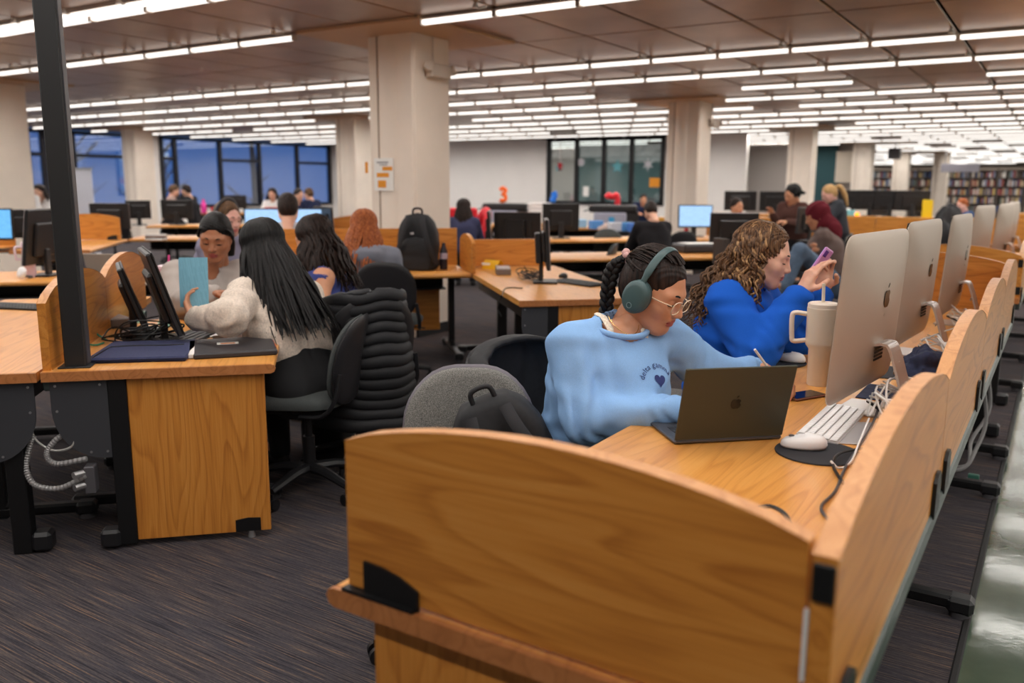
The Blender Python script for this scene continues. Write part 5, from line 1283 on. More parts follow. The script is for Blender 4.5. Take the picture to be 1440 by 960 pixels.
pth += fall_locks(W2, 46, (110, 180), .34, .0065, 14, out=.04, curl=.011, turns=8, spread=.04, wave=.014, back=v3(-.13, -.04, 0))
locks(W2, pth, H_CURL, 'curls', 5, .8)
locks(W2, fall_locks(W2, 26, (78, 140), .28, .005, 13, out=.034, curl=.011, turns=7, spread=.05, wave=.014, back=v3(-.05, -.02, 0)), hair_mat('honey_curls', (120, 84, 52), (190, 150, 106)), 'highlight_curls', 5, .8)
for i, (hx, fx) in enumerate(((J['rwr'], 0),)):
    ax = unit(J['rwr']-J['rel']); MB().tube([Vector(J['rwr']+ax*.088+v3(.002, 0, 0)+unit(np.cross(ax, (0, 1, 0)))*.010*math.cos(a)+v3(0, 1, 0)*.010*math.sin(a))-W2['base'] for a in [2*PI*k/14 for k in range(14)]], .0016, 5, closed=True).build('ring', STEEL, W2['root'])
ph = thing('phone', 'pink and violet cased phone held up by the woman in royal blue', 'phone', phc); ph.rotation_euler = (0.42, .35, 1.35)
MB().box((0, 0, 0), (.072, .010, .15), 0, .005).build('phone_case', pm('pink_violet_case', (214, 150, 206), .35), ph)
MB().box((0, .0055, 0), (.066, .001, .142)).build('phone_screen', lit_screen('phone_screen', (120, 110, 170), .6), ph)
MB().box((-.018, -.0065, .05), (.026, .004, .028), 0, .002).build('camera_island', pm('violet_lens', (110, 70, 150), .2), ph)
# backpack slung over the empty speckled chair
bk = backpack(Vector((-1.585, 2.10, .45)), 38*D2R, 'black backpack slung over the empty speckled chair', .92, .12)
bk.rotation_euler = (0, -.38, 38*D2R); bk.location = (-1.37, 2.26, .42)
# ---------------------------------------------------------------- the study group at the post desk
CREAMK = pm('cream_fleece', (212, 196, 182), .95, noise_amt=.18, nscale=110, bump=.5)
h3 = Vector(at_depth(368, 350, 4.1)); hip3 = Vector(at_depth(432, 520, 4.02))
J = pose((hip3.x, hip3.y), 172, 26, .50, 1.06); J['head'] = A(h3)
J['lsh'] = A(at_depth(345, 415, 3.98)); J['lel'] = A(at_depth(322, 446, 3.74)); J['lwr'] = A(at_depth(279, 448, 3.84)); J['neck'] = A(at_depth(388, 400, 4.10)); J['chest'] = (J['neck']*.62+J['hip']*.38)
J['rsh'] = A(at_depth(430, 418, 4.2)); J['rel'] = A(at_depth(400, 450, 4.5)); J['rwr'] = A(at_depth(330, 452, 4.4))
hd = [hand_mesh(J['lwr']+unit(J['lwr']-J['lel'])*.04, (-.6, .2, .75), (.5, .6, .5), 1, (.6, .6, .6, .6), (.8, .4), h=.004)]
W3 = person('woman in a cream fleece with very long black hair leaning over the post desk', J, 168, 18, 0, 'tan', CREAMK, hands=hd, hs=1.05, top_kw=dict(bulk=1.12, sleeve=1.02, seed=2.0, hem=-.21), bottom=pm('black_trousers', (20, 20, 23), .9), browm=H_BLACK, h_top=.0095)
hair_cap(W3, H_BLACK, .012, .005, bump_=.001)
bk3 = A(at_depth(425, 460, 3.9))-A(h3)
pth = fall_locks(W3, 150, (70, 180), .40, .0085, 31, out=.045, spread=.03, wave=.012, back=v3(.19, -.03, 0), minlen=.9)
pth += fall_locks(W3, 40, (60, 130), .28, .0065, 32, out=.04, spread=.03, wave=.008, back=v3(.13, -.03, 0))
pth += fall_locks(W3, 60, (110, 180), .42, .008, 33, out=.05, spread=.04, wave=.008, back=v3(.24, -.01, 0), minlen=.9)
locks(W3, pth, H_BLACK, 'long_hair', 5, .6)
bkl = thing('booklet', 'light blue paper booklet held up by the woman in cream', 'booklet', at_depth(275, 432, 3.92))
BLUEP = notice_mat('blue_printed_paper', (126, 182, 204), (104, 158, 182), 4)
uu = Vector((.62, .50, 0)).normalized()
MB().box((0, 0, .115), (.125, .004, .225), 0, 0, Matrix.Rotation(math.atan2(uu.y, uu.x), 3, 'Z') @ Matrix.Rotation(-.12, 3, 'X')).build('front_leaf', BLUEP, bkl)
MB().box(Vector((-.022, .015, .11)), (.125, .003, .22), 0, 0, Matrix.Rotation(math.atan2(uu.y, uu.x)+.12, 3, 'Z') @ Matrix.Rotation(-.16, 3, 'X')).build('rear_leaf', pm('blue_paper', (136, 190, 210), .8), bkl)
# woman in grey hoodie
GHOOD = cloth_mat('grey_hoodie', (168, 158, 152))
h4 = Vector(at_depth(303, 334, 4.75)); J = pose((h4.x-.13, h4.y+.17), -42, 16, .52, 1.04); J['head'] = A(h4)
J['neck'] = A(at_depth(296, 384, 4.85)); J['chest'] = J['neck']*.6+J['hip']*.4; J['rsh'] = A(at_depth(250, 388, 4.8)); J['lsh'] = A(at_depth(340, 386, 4.95)); J['rel'] = A(at_depth(248, 428, 4.6)); J['rwr'] = A(at_depth(296, 416, 4.5)); J['lel'] = A(at_depth(345, 425, 4.8)); J['lwr'] = A(at_depth(310, 428, 4.55))
hd = [hand_mesh(J['rwr']+unit(J['rwr']-J['rel'])*.035, (.9, .35, .12), (0, -.4, -.9), -1, (.5, .55, .6, .6), h=.004)]
W4 = person('woman in a grey hoodie with dark tied hair facing the desk', J, -50, 20, -4, 'brown', GHOOD, h_head=.0034, jaw=.88, hands=hd, hs=1.07, top_kw=dict(bulk=1.12, sleeve=1.12, hood=True, seed=3.0), browm=H_BLACK, h_top=.010)
hair_cap(W4, H_BLACK, .006, .0042, bump_=.0008, face=.002, side=.078, up=-.002)
pth = []; q = random.Random(41)
for sg in (-1, 1):
    for i in range(34):
        u = i/33; y0 = .062-.12*u; z0 = .118-.030*max(0, 1-u*2.2)+.004*q.random()
        P_ = [(sg*.003, y0, z0), (sg*.034, y0*.98+.004, z0-.010-.012*(1-u)), (sg*.066, y0*.80-.004, .066-.01*u), (sg*.0845, y0*.45-.012, .022), (sg*.083, -.030+y0*.12, -.012), (sg*.062, -.078, -.028+.02*q.random()), (sg*.02, -.112, -.02)]
        S = spline([hw(W4, *p_) for p_ in P_], 4); pth.append((S, [.0058*q.uniform(.8, 1.2)]*len(S)))
locks(W4, pth, H_BLACK, 'parted_hair', 5, .7)
locks(W4, [(spline([hw(W4, -.05, -.06, -.02), hw(W4, -.055, -.085, -.06), hw(W4, -.05, -.085, -.13)], 5), [.03]*11), (spline([hw(W4, .0, -.1, .0), hw(W4, 0, -.12, -.05), hw(W4, 0, -.12, -.13)], 5), [.035]*11)], H_BLACK, 'ponytail', 10, 1)
# woman with the off-shoulder navy top
NAVYT = cloth_mat('navy_top', (58, 68, 124))
h5 = Vector(at_depth(440, 337, 5.0)); J = pose((h5.x+.22, h5.y-.02), 185, 22, .52, 1.02); J['head'] = A(h5); J['neck'] = A(at_depth(452, 378, 5.0)); J['chest'] = J['neck']*.6+J['hip']*.4
J['lsh'] = A(at_depth(455, 392, 4.86)); J['rsh'] = A(at_depth(462, 392, 5.15)); J['lel'] = A(at_depth(452, 440, 4.75)); J['lwr'] = A(at_depth(420, 440, 4.9)); J['rel'] = A(at_depth(440, 430, 5.3)); J['rwr'] = A(at_depth(400, 425, 5.3))
Jt = dict(J); W5 = person('woman with dark wavy hair and a bare shoulder in a navy top', J, 195, 18, 0, 'tan', NAVYT, hs=1.05, top_kw=dict(bulk=.98, arms=False, seed=5.0, coll=.03, torso=1.02), bare=('l', 'r'), browm=H_DARK)
hair_cap(W5, H_DARK, .012, .0055)
locks(W5, fall_locks(W5, 120, (70, 180), .36, .0085, 51, out=.05, curl=.006, turns=4, spread=.04, wave=.015, back=v3(.06, .03, 0)), H_DARK, 'wavy_hair', 5, .7)
MB().tube([Vector(p_)-W5['base'] for p_ in spline([J['lsh']+v3(.02, -.02, -.06), J['lsh']+v3(.0, -.055, -.085), J['lsh']+v3(-.05, -.02, -.08)], 6)], .034, 10).build('sleeve_edge', NAVYT, W5['root'], smooth=60)
# red-haired woman with a grey-blue hoodie
SLATE = cloth_mat('slate_hoodie', (128, 130, 142))
h6 = Vector(at_depth(512, 322, 6.3)); J = pose((h6.x+.02, h6.y-.16), 118, 16, .52, 1.05); J['head'] = A(h6); J['neck'] = A(at_depth(520, 352, 6.25)); J['chest'] = J['neck']*.62+J['hip']*.38
for k, px in (('l', 490), ('r', 550)): J[k+'sh'] = A(at_depth(px, 362, 6.25)); J[k+'el'] = A(at_depth(px+(-8 if k == 'l' else 8), 398, 6.3)); J[k+'wr'] = A(at_depth(px, 395, 6.5))
W6 = person('woman with long copper hair in a slate hoodie, back turned', J, 135, 22, 0, 'light', SLATE, hs=1.04, top_kw=dict(bulk=1.05, hood=True, seed=6.0), bottom=pm('pale_jeans', (150, 156, 176), .9), shoe=pm('white_shoe', (222, 220, 222), .6))
hair_cap(W6, H_RED, .012, .0055, bump_=.001)
locks(W6, fall_locks(W6, 150, (60, 180), .40, .0085, 61, out=.045, spread=.07, wave=.008, back=v3(.05, -.10, 0)), H_RED, 'long_hair', 5, .6)
# quilted black jacket on the next chair
def quilt_fn(c, phi, top, bot, w):
    f = Vector((math.cos(phi), math.sin(phi), 0)); r = Vector((f.y, -f.x, 0))
    def fn(u, v):
        a = (u-.5)*2; z = top-(top-bot)*v; puff = .024*abs(math.sin(PI*(v*13+.5*noise.noise(Vector((u*4, 0, v*2))))))**.6 + .03*noise.noise(Vector((u*3, v*3, 1)))
        return c + r*math.sin(a*1.5)*w*(1+.25*v) + f*(-math.cos(a*1.5)*.30 + .03 - puff - .04*v) + Vector((0, 0, z - .08*abs(a)**2.2*(1-v)))
    return fn
cq = at_depth(508, 520, 4.4)
drape('puffer_jacket', quilt_fn(Vector((cq.x, cq.y, 0)), 150*D2R, .955, .28, .215), 36, 80, 'quilted black puffer jacket hung over a chair beside the cream fleece', BLACKCLOTH, 'jacket', .03)
bag = thing('tote_bag', 'black bag with a purple edge on the floor under the chair', 'bag', at(462, 640, 0))
MB().grid(lambda u, v: ((.14+.02*math.sin(3*v))*math.copysign(abs(math.cos(2*PI*u))**.6, math.cos(2*PI*u))*(1-.1*v), .09*math.copysign(abs(math.sin(2*PI*u))**.6, math.sin(2*PI*u)), .30*v+.012*math.sin(12*u)*v), 32, 12).build('bag_body', BLACKCLOTH, bag, smooth=60)
MB().tube([(.12*math.cos(a), .07*math.sin(a), .30) for a in [2*PI*i/24 for i in range(24)]], .008, 6, closed=True).build('purple_trim', pm('purple_trim', (120, 60, 170), .6), bag)
# ---------------------------------------------------------------- people farther back
def bgp(label, px, py, dep, phi, top, hair, skin='light', style='short', lean=18, pitch=15, hphi=None, stand=False, far=True, kw={}, length=.3, bottom=None, arms=None, seat=.50, s=1.0, hs=1.04, seed=1):
    h = A(at_depth(px, py, dep)); f = v3(math.cos(phi*D2R), math.sin(phi*D2R), 0)
    if stand:
        hz = min(.95, h[2]-.62); J = pose((h[0]-f[0]*.22, h[1]-f[1]*.22), phi, lean, hz, s)
        for k, sg in (('l', -1), ('r', 1)):
            J[k+'kn'] = J[k+'hp']+f*.02; J[k+'kn'][2] = .48; J[k+'an'] = J[k+'hp'].copy(); J[k+'an'][2] = .08
    else:
        J = pose((h[0]-f[0]*(.055+.52*math.sin(lean*D2R)), h[1]-f[1]*(.055+.52*math.sin(lean*D2R))), phi, lean, seat, s)
        dz = h[2]-.155-J['neck'][2]
        for k in ('chest', 'neck', 'lsh', 'rsh', 'lel', 'rel', 'lwr', 'rwr'): J[k] = J[k]+v3(0, 0, dz*(.7 if k == 'chest' else 1))
    J['head'] = h
    if arms: arms(J)
    hands = [hand_mesh(J[k+'wr']+unit(J[k+'wr']-J[k+'el'])*.035, unit(J[k+'wr']-J[k+'el']), v3(0, 0, -1)+J['r']*(.2 if k == 'l' else -.2), 1 if k == 'l' else -1, (.4, .4, .45, .5), h=.006) for k in 'lr']
    Q = person(label, J, phi if hphi is None else hphi, pitch, 0, skin, top, far=far, hands=hands, hs=hs, top_kw=dict(bulk=1.08, sleeve=1.08, folds=not far, **kw), bottom=bottom)
    hair_cap(Q, hair, .007, .006 if not far else .009, bump_=.002, face=-.004, up=.008)
    if style == 'long': locks(Q, fall_locks(Q, 60, (70, 180), length, .012, seed, out=.04, spread=.04, wave=.01), hair, 'long_hair', 4)
    if style == 'curly': locks(Q, fall_locks(Q, 50, (60, 180), .03, .012, seed, out=.02, curl=.012, turns=3), hair, 'curls', 4)
    if style == 'bun': locks(Q, [([hw(Q, 0, -.10, .05), hw(Q, 0, -.14, .06), hw(Q, 0, -.17, .05)], [.03, .045, .02])], hair, 'bun', 10, 1)
    if style == 'pony': locks(Q, [(spline([hw(Q, 0, -.10, .05), hw(Q, 0, -.17, .03), hw(Q, 0, -.19, -.10), hw(Q, 0, -.17, -.26)], 5), taper(16, .04))], hair, 'ponytail', 8, 1)
    return Q
BLK = cloth_mat('black_jacket_cloth', (34, 32, 35)); WHT = cloth_mat('white_top', (226, 222, 220)); DKB = cloth_mat('dark_navy_jacket', (36, 42, 70)); TAN = cloth_mat('tan_hoodie', (168, 140, 130)); BRN = cloth_mat('brown_cardigan', (84, 56, 50)); REDJ = cloth_mat('slate_navy_top', (56, 58, 84)); GRYJ = cloth_mat('grey_jacket', (120, 118, 122)); TAUPE = cloth_mat('taupe_cardigan', (112, 96, 92))
q1 = bgp('brown-haired person with headphones seated behind the woman in the grey hoodie', 320, 308, 6.3, 20, cloth_mat('lilac_grey_top', (132, 128, 148)), H_BROWN, 'pink', 'short', far=False, hphi=0, pitch=10)
hb = thing('headphones', 'grey headband headphones on the person behind the grey hoodie', 'headphones', hw(q1, 0, 0, 0))
MB().tube([hw(q1, .10*math.sin(a), -.01, .02+.125*math.cos(a))-hw(q1, 0, 0, 0) for a in [(-100+200*i/20)*D2R for i in range(21)]], .012, 8, sq=.6).build('head_band', GREYP, hb)
for s in (-1, 1): MB().ell(hw(q1, s*.095, -.01, -.01)-hw(q1, 0, 0, 0), (.03, .04, .045), 12, 8).build('ear_cup', BLACKP, hb, smooth=70)
bgp('person with short dark hair between two lit monitors', 405, 294, 7.6, 135, cloth_mat('pale_grey_top', (176, 174, 180)), H_DARK, 'light', 'short', far=False, hs=1.1, s=1.05)
bgp('long-haired person in a dark top on a red-backed chair by the white wall', 652, 293, 12.2, 120, REDJ, H_DARK, 'tan', 'long', length=.4)
bgp('person in a black hooded jacket seen from behind at the second desk row', 915, 297, 10.4, 135, BLK, H_DARK, 'light', 'short', lean=30, pitch=40, kw=dict(hood=True), hs=.95)
bgp('person in grey beyond the glazed wall under the orange sign', 905, 280, 21.2, -60, DKB, H_DARK, 'tan', 'short', stand=True, lean=5)
bgp('woman peering over a black monitor by the second column', 1036, 291, 12.6, -30, BLK, H_DARK, 'tan', 'bun', pitch=5)
def lean_arms(J): J['rel'] = J['rsh']+J['f']*.1-v3(0, 0, .28); J['rwr'] = J['rel']+J['f']*.16+v3(0, 0, .17)
bgp('curly dark-haired person in a brown cardigan standing by the counter', 1114, 274, 12.6, -105, BRN, H_BLACK, 'tan', 'curly', stand=True, lean=22, pitch=20, arms=lean_arms, hphi=-125, hs=1.15)
bgp('blond woman with a ponytail in a dark jacket standing by the counter', 1166, 273, 13.6, -150, pm('dark_slate_jacket', (44, 48, 56), .8), H_BLOND, 'pink', 'pony', stand=True, lean=14, pitch=25, hs=1.15, seed=4)
# seated person with a burgundy headscarf and ripped jeans
h = A(at_depth(1149, 304, 8.4)); J = pose((h[0]+.25, h[1]+.02), 188, 20, .50, 1.06); J['head'] = h
dz = h[2]-.155-J['neck'][2]
for k in ('chest', 'neck', 'lsh', 'rsh', 'lel', 'rel', 'lwr', 'rwr'): J[k] = J[k]+v3(0, 0, dz)
JEANS = pm('washed_jeans', (96, 116, 140), .9, noise_amt=.25, nscale=12)
J['lkn'] = A(at_depth(1125, 352, 8.0)); J['lan'] = A(at_depth(1105, 402, 8.0)); J['rkn'] = A(at_depth(1118, 362, 8.3)); J['ran'] = A(at_depth(1100, 408, 8.3))
HJ = person('person in a dark red headscarf, taupe cardigan and ripped jeans', J, 200, 20, 0, 'tan', TAUPE, hs=1.04, top_kw=dict(bulk=1.12, seed=8.0), bottom=JEANS, shoe=pm('white_shoe', (222, 220, 222), .6))
P = [elli((0, -.018, .036), (.090, .112, .102), k=.02), elli((0, -.03, -.08), (.088, .088, .09), k=.05), elli((.02, -.09, -.17), (.10, .09, .12), k=.06), elli((0, .115, -.03), (.062, .06, .082), k=.01, op=-1)]
V, F = sdf_mesh(P, .008, lambda X, Y, Z: .005*np.sin(60*Z+9*np.sin(22*X)+30*Y)); np_mesh('headscarf', [((V*1.04) @ HJ['R'].T+J['head'], F, 0)], [cloth_mat('burgundy_scarf', (110, 36, 48))], HJ['root'], tuple(HJ['base']))
for dx, dz_ in ((0, 0), (-.02, .04)): MB().ell(Vector(J['lkn'])+Vector((.16+dx, -.085, .02+dz_))-HJ['base'], (.035, .012, .022), 10, 6).build('jeans_rip', skin_mat('skin_tan', *SKINS['tan']), HJ['root'], smooth=60)
bgp('small far person in a blue top by the aisle, face turned', 1353, 288, 17.0, -140, cloth_mat('denim_top', (62, 84, 128)), H_RED, 'pink', 'short')
# by the windows
def chin(J): J['rwr'] = J['head']+J['f']*.09-v3(0, 0, .10); J['rel'] = J['rwr']-v3(0, 0, .24)+J['f']*.05
bgp('woman in white with dark hair resting her chin beside the rolling whiteboard', 55, 270, 15.5, -60, WHT, H_DARK, 'light', 'long', length=.2, arms=chin)
bgp('person in a tan hoodie turned toward a friend by the windows', 245, 268, 19.5, 60, TAN, H_BROWN, 'light', 'short')
bgp('person in black resting a cheek on a hand by the windows', 262, 268, 19.2, 200, BLK, H_DARK, 'light', 'short', arms=chin)
bgp('woman in white with long dark hair by the windows', 383, 273, 19.0, -60, WHT, H_DARK, 'light', 'long', length=.2)
bgp('person in a dark navy jacket leaning over a desk by the windows', 420, 274, 17.5, 0, DKB, H_DARK, 'light', 'short', lean=40)
bgp('second person in dark blue facing the leaning one by the windows', 434, 273, 18.2, 180, DKB, H_BROWN, 'light', 'short', lean=30)
# ---------------------------------------------------------------- far room: bookcases, copiers, signs, chairs
SHELF = pm('dark_shelf_steel', (104, 94, 88), .5, .1)
BKC = [pm('book_cloth_%d' % i, c, .7) for i, c in enumerate(((88, 104, 148), (150, 74, 76), (226, 216, 206), (142, 126, 116), (78, 98, 140), (206, 182, 150), (122, 136, 130), (176, 100, 92), (240, 234, 228), (96, 90, 94), (214, 190, 120), (150, 158, 184)))]
bk_meshes = {}
q = random.Random(3); books = []
BY = 40.0
for u in range(14):
    x0 = -11.2+u*.98
    t = thing('bookcase', 'dark steel bookcase full of books along the far wall', 'bookcase', (x0+.49, BY, 0), 0, 'bookcases along the far wall')
    for s in (-1, 1): MB().box((s*.475, .15, 1.12), (.04, .32, 2.24), bev=.003).build('side_panel', SHELF, t)
    MB().box((0, .30, 1.12), (.92, .02, 2.2)).build('back_panel', pm('shelf_back', (130, 118, 108), .7), t)
    MB().box((0, .15, 2.2), (.92, .32, .1)).build('cornice', pm('pale_cornice', (150, 138, 126), .6), t)
    for k in range(6):
        z = .12+k*.345; MB().box((0, .15, z), (.91, .30, .022)).build('shelf', SHELF, t)
        if k < 1: continue
        x = -.44
        while x < .42:
            w = q.uniform(.035, .085); hh = q.uniform(.20, .29)
            if q.random() < .06: x += .1; continue
            if x+w > .445: break
            books.append((x0+.49+x+w/2, BY+.10, z+.011, w, hh, q.randrange(len(BKC)))); x += w+.003
books.sort(key=lambda b: (abs(b[0]+3.2) > 2.9, -b[3]*b[4]))
brest = [MB() for _ in BKC]
for i, (x, y, z, w, hh, c) in enumerate(books):
    if i < 300:
        key = (round(w, 2), round(hh*50)/50, c)
        if key not in bk_meshes:
            m_ = MB().box((0, 0, key[1]/2), (max(.03, key[0]-.005), .19, key[1]), bev=.004); bk_meshes[key] = mesh_of(m_, 'book', BKC[c])
        tag(obj('book', bk_meshes[key], None, (x, y, z)), 'cloth-bound book standing on a far bookcase shelf', 'book', 'books on the far bookcases')
    else: brest[0].box((x, y, z+hh/2), (w, .19, hh), c)
o = brest[0].build('shelved_books', BKC, smooth=0, recalc=False); tag(o, 'more books filling the far bookcases shelf by shelf', 'books', kind='stuff')
sg = thing('hanging_sign', 'grey aisle sign hanging over the far bookcases', 'sign', at_depth(1350, 236, 31))
MB().box((0, 0, 0), (1.25, .05, .30), bev=.01).build('sign_board', pm('lavender_grey', (178, 174, 186), .6), sg)
for s in (-1, 1): MB().cyl((s*.5, 0, .15), (s*.5, 0, .90), .01, n=6).build('hanger', STEEL, sg)
pjx = thing('ceiling_projector', 'grey box speaker hung from the far ceiling', 'speaker', at_depth(1258, 216, 27))
MB().box((0, 0, 0), (.34, .3, .34), bev=.02).build('speaker_body', GREYP, pjx); MB().cyl((0, 0, .1), (0, 0, .42), .02, n=8).build('mount', STEEL, pjx)

def copier(px, py, dep, label, accent, topper):
    b = at_depth(px, py, dep); t = thing('copier', label, 'copier', (b.x, b.y, 0), 25*D2R)
    G = pm('copier_grey', (166, 168, 186), .5)
    MB().box((-.05, 0, .48), (.62, .6, .94), bev=.02).build('cabinet', G, t)
    for k in range(3): MB().box((-.05, -.305, .2+k*.2), (.56, .02, .17), bev=.006).build('paper_drawer', pm('copier_drawer', (190, 190, 202), .5), t)
    MB().box((0, 0, 1.02), (.92, .58, .14), bev=.03).build('scanner_lid', BLACKP, t)
    MB().box((.36, 0, .84), (.26, .5, .26), bev=.02).build('finisher', BLACKP, t)
    MB().box((-.46, -.1, 1.0), (.2, .24, .02), bev=.004, R=Matrix.Rotation(-.3, 3, 'Y')).build('side_tray', BLACKP, t)
    MB().box((-.02, -.31, .78), (.11, .006, .17)).build('blue_notice', pm('cyan_notice', (60, 160, 214), .6), t)
    return t
c1 = copier(712, 300, 17.5, 'grey and black copier with an orange topper by the white wall', None, None)
c2 = copier(862, 300, 16.5, 'grey and black copier with a red topper in front of the study room', None, None)
def topper(px, py, dep, pts, r, rgb, label, name, ztop=1.09):
    c = at_depth(px, py, dep); c.z = ztop; s = dep/FPX; P_ = [CR*(x*s) + Vector((0, 0, y*s)) for x, y in pts]; zmin = min(p_.z for p_ in P_)-r
    o = MB().tube([p_-Vector((0, 0, zmin)) for p_ in spline(P_, 5)], r, 10).build(name, pm(name+'_paint_%d' % rgb[2], rgb, .35), None, c, smooth=60); return tag(o, label, 'ornament')
topper(707, 268, 17.6, [(-4, 6), (0, 9), (4, 6), (2, 2), (-1, 1), (3, -1), (4, -6), (0, -9), (-4, -7)], .040, (255, 110, 30), 'orange figure shaped like a numeral three on the copier', 'copier_topper')
topper(868, 270, 16.6, [(-10, 1), (-6, 5), (-2, 2), (4, 5), (6, 0), (6, -8)], .055, (230, 40, 56), 'red arched figure on the copier before the study room', 'copier_topper').location = (c2.location.x, c2.location.y, 1.045)
topper(778, 270, 17.0, [(0, 8), (2, 3), (0, -2), (-1, -6)], .06, (30, 120, 230), 'blue rounded figure on the white tray stack', 'copier_topper', 1.07)
tr = thing('tray_stack', 'stack of white paper trays under the blue figure', 'tray stack', (at_depth(766, 297, 17).x, at_depth(766, 297, 17).y, 0), .4)
MB().box((0, 0, .38), (.7, .5, .76), bev=.02).build('cabinet', WHITEWALL, tr)
for k in range(5): MB().box((-.1, 0, .79+k*.075), (.42, .36, .05), bev=.006).build('tray', WHITEP, tr)
MB().box((.2, 0, .92), (.26, .34, .3), bev=.02).build('printer', BLACKP, tr)
# red backed chair
rc = at_depth(652, 300, 12.5)
t = thing('lounge_chair', 'red winged lounge chair behind the long-haired person', 'chair', (rc.x-.2, rc.y+.3, 0), 130*D2R-PI/2+PI)
RED = pm('red_upholstery', (204, 22, 40), .6)
MB().box((0, 0, .42), (.6, .55, .12), bev=.04).build('seat', RED, t)
for s in (-1, 1): MB().tube(spline([(s*.1, -.25, .6), (s*.24, -.2, .9), (s*.34, -.14, 1.06), (s*.34, .0, .9), (s*.26, .0, .6)], 5), .07, 10).build('wing', RED, t, smooth=60)
MB().box((0, -.27, .78), (.44, .08, .66), bev=.03).build('backrest', RED, t)
for x in (-.24, .24):
    for y in (-.2, .2): MB().cyl((x, y, 0), (x*.9, y*.9, .38), .018, n=8).build('leg', STEEL, t)
# wall fittings
fa = thing('fire_alarm', 'red fire alarm on the white wall below its conduit', 'fire alarm', at_depth(750, 231, 24.4)); fp = fa.location
fa.location = (fp.x, YB-.03, fp.z)
MB().box((0, 0, 0), (.13, .05, .16), bev=.01).build('alarm_body', pm('alarm_red', (190, 24, 40), .4), fa); MB().box((0, 0, -.12), (.1, .05, .06), bev=.008).build('strobe', pm('alarm_dark', (110, 30, 36), .4), fa); MB().cyl((0, .01, .08), (0, .01, .70), .012, n=8).build('conduit', WHITEWALL, fa)
def emergency(px, py, X, label):
    d = ray(px, py); t_ = X/d.x; p_ = Vector((X, d.y*t_, CAM_H+d.z*t_)); t = thing('emergency_light', label, 'emergency light', p_)
    MB().box((.045, 0, 0), (.09, .30, .13), bev=.012).build('light_box', pm('beige_box', (206, 192, 178), .45), t)
    for s in (-1, 1):
        MB().lathe([(.001, -.03), (.035, -.03), (.045, .0), (.048, .03), (.040, .034), (.001, .03)], (.07, s*.18, .02), 16, R=Matrix.Rotation(s*-.9, 3, 'X') @ Matrix.Rotation(.8, 3, 'Y')).build('lamp_head', pm('beige_box', (206, 192, 178), .45), t, smooth=50)
    MB().cyl((.02, -.05, .06), (.02, -.05, .48), .009, n=8).build('conduit', pm('beige_box', (206, 192, 178), .45), t)
emergency(611, 101, -5.14, 'twin-head emergency light on the side of the big cream column'); emergency(1001, 174, -5.14, 'twin-head emergency light on the second cream column')
def poster(px0, py0, px1, py1, Y, label, parts, base=PAPER, name='notice'):
    def pt(px, py): d = ray(px, py); t_ = Y/d.y; return Vector((d.x*t_, Y, CAM_H+d.z*t_))
    a, b = pt(px0, py1), pt(px1, py0); t = thing(name, label, 'sign', a); w, h = b.x-a.x, b.z-a.z
    MB().box((w/2, 0, h/2), (w, .006, h)).build('sheet', base, t)
    for x, y, ww, hh, m in parts: MB().box((w*(x+ww/2), -.004, h*(y+hh/2)), (w*ww, .003, h*hh)).build('printed_block', m, t)
    return t
ORG = pm('orange_block', (232, 150, 30), .6); GRT = pm('grey_text', (150, 146, 150), .7)
poster(527, 222, 553, 268, 6.65-.265-.04, 'white and orange notice taped to the big cream column', [(.45, .62, .5, .12, ORG), (.15, .42, .62, .13, ORG), (.2, .1, .42, .22, ORG), (.15, .85, .6, .04, GRT), (.3, .78, .4, .03, GRT)])
poster(514, 228, 517, 243, 6.65-.265-.034, 'narrow yellow strip on the edge of the big cream column', [], ORG)
poster(913, 250, 928, 263, YB+.010, 'bright orange sign on the glazed study room', [], ORG)
poster(820, 262, 828, 276, YB+.010, 'small white notice on the second study room pane', [])
poster(1012, 233, 1024, 264, 26.064, 'framed warm picture on the lobby wall', [(.1, .08, .8, .84, pm('warm_print', (226, 196, 160), .6)), (.25, .1, .5, .35, pm('warm_print2', (206, 148, 90), .6))], pm('dark_frame', (58, 46, 40), .5), 'picture')
struct(MB().box((at(1013, 240, 2.0).x*0-9.15, 26.12, 1.5), (1.9, .1, 3)), 'wall_lobby_side', pm('warm_grey_paint', (186, 178, 172), .6))
TURQ = pm('turquoise_foil', (96, 170, 182), .4); SILV = pm('silver_foil', (200, 198, 204), .4)
def star(px, py, r, m, label, n=5, k=.45):
    d = ray(px, py); t_ = (YB-.007)/d.y; c = Vector((d.x*t_, YB-.007, CAM_H+d.z*t_))
    o = MB().prism([((r if i % 2 == 0 else r*k)*math.sin(PI*i/n), (r if i % 2 == 0 else r*k)*math.cos(PI*i/n)) for i in range(2*n)], (0, 0, 0), (1, 0, 0), (0, 0, 1), (0, .02, 0)).build('window_star', m, None, c, smooth=0); return tag(o, label, 'decoration')
star(868, 234, .20, TURQ, 'turquoise star hanging in the third study room pane'); star(911, 231, .19, SILV, 'silver snowflake hanging in the fourth study room pane', 6, .35); star(785, 236, .13, TURQ, 'small turquoise star in the first study room pane'); star(817, 228, .12, SILV, 'small silver disc ornament in the second study room pane', 9, .9)
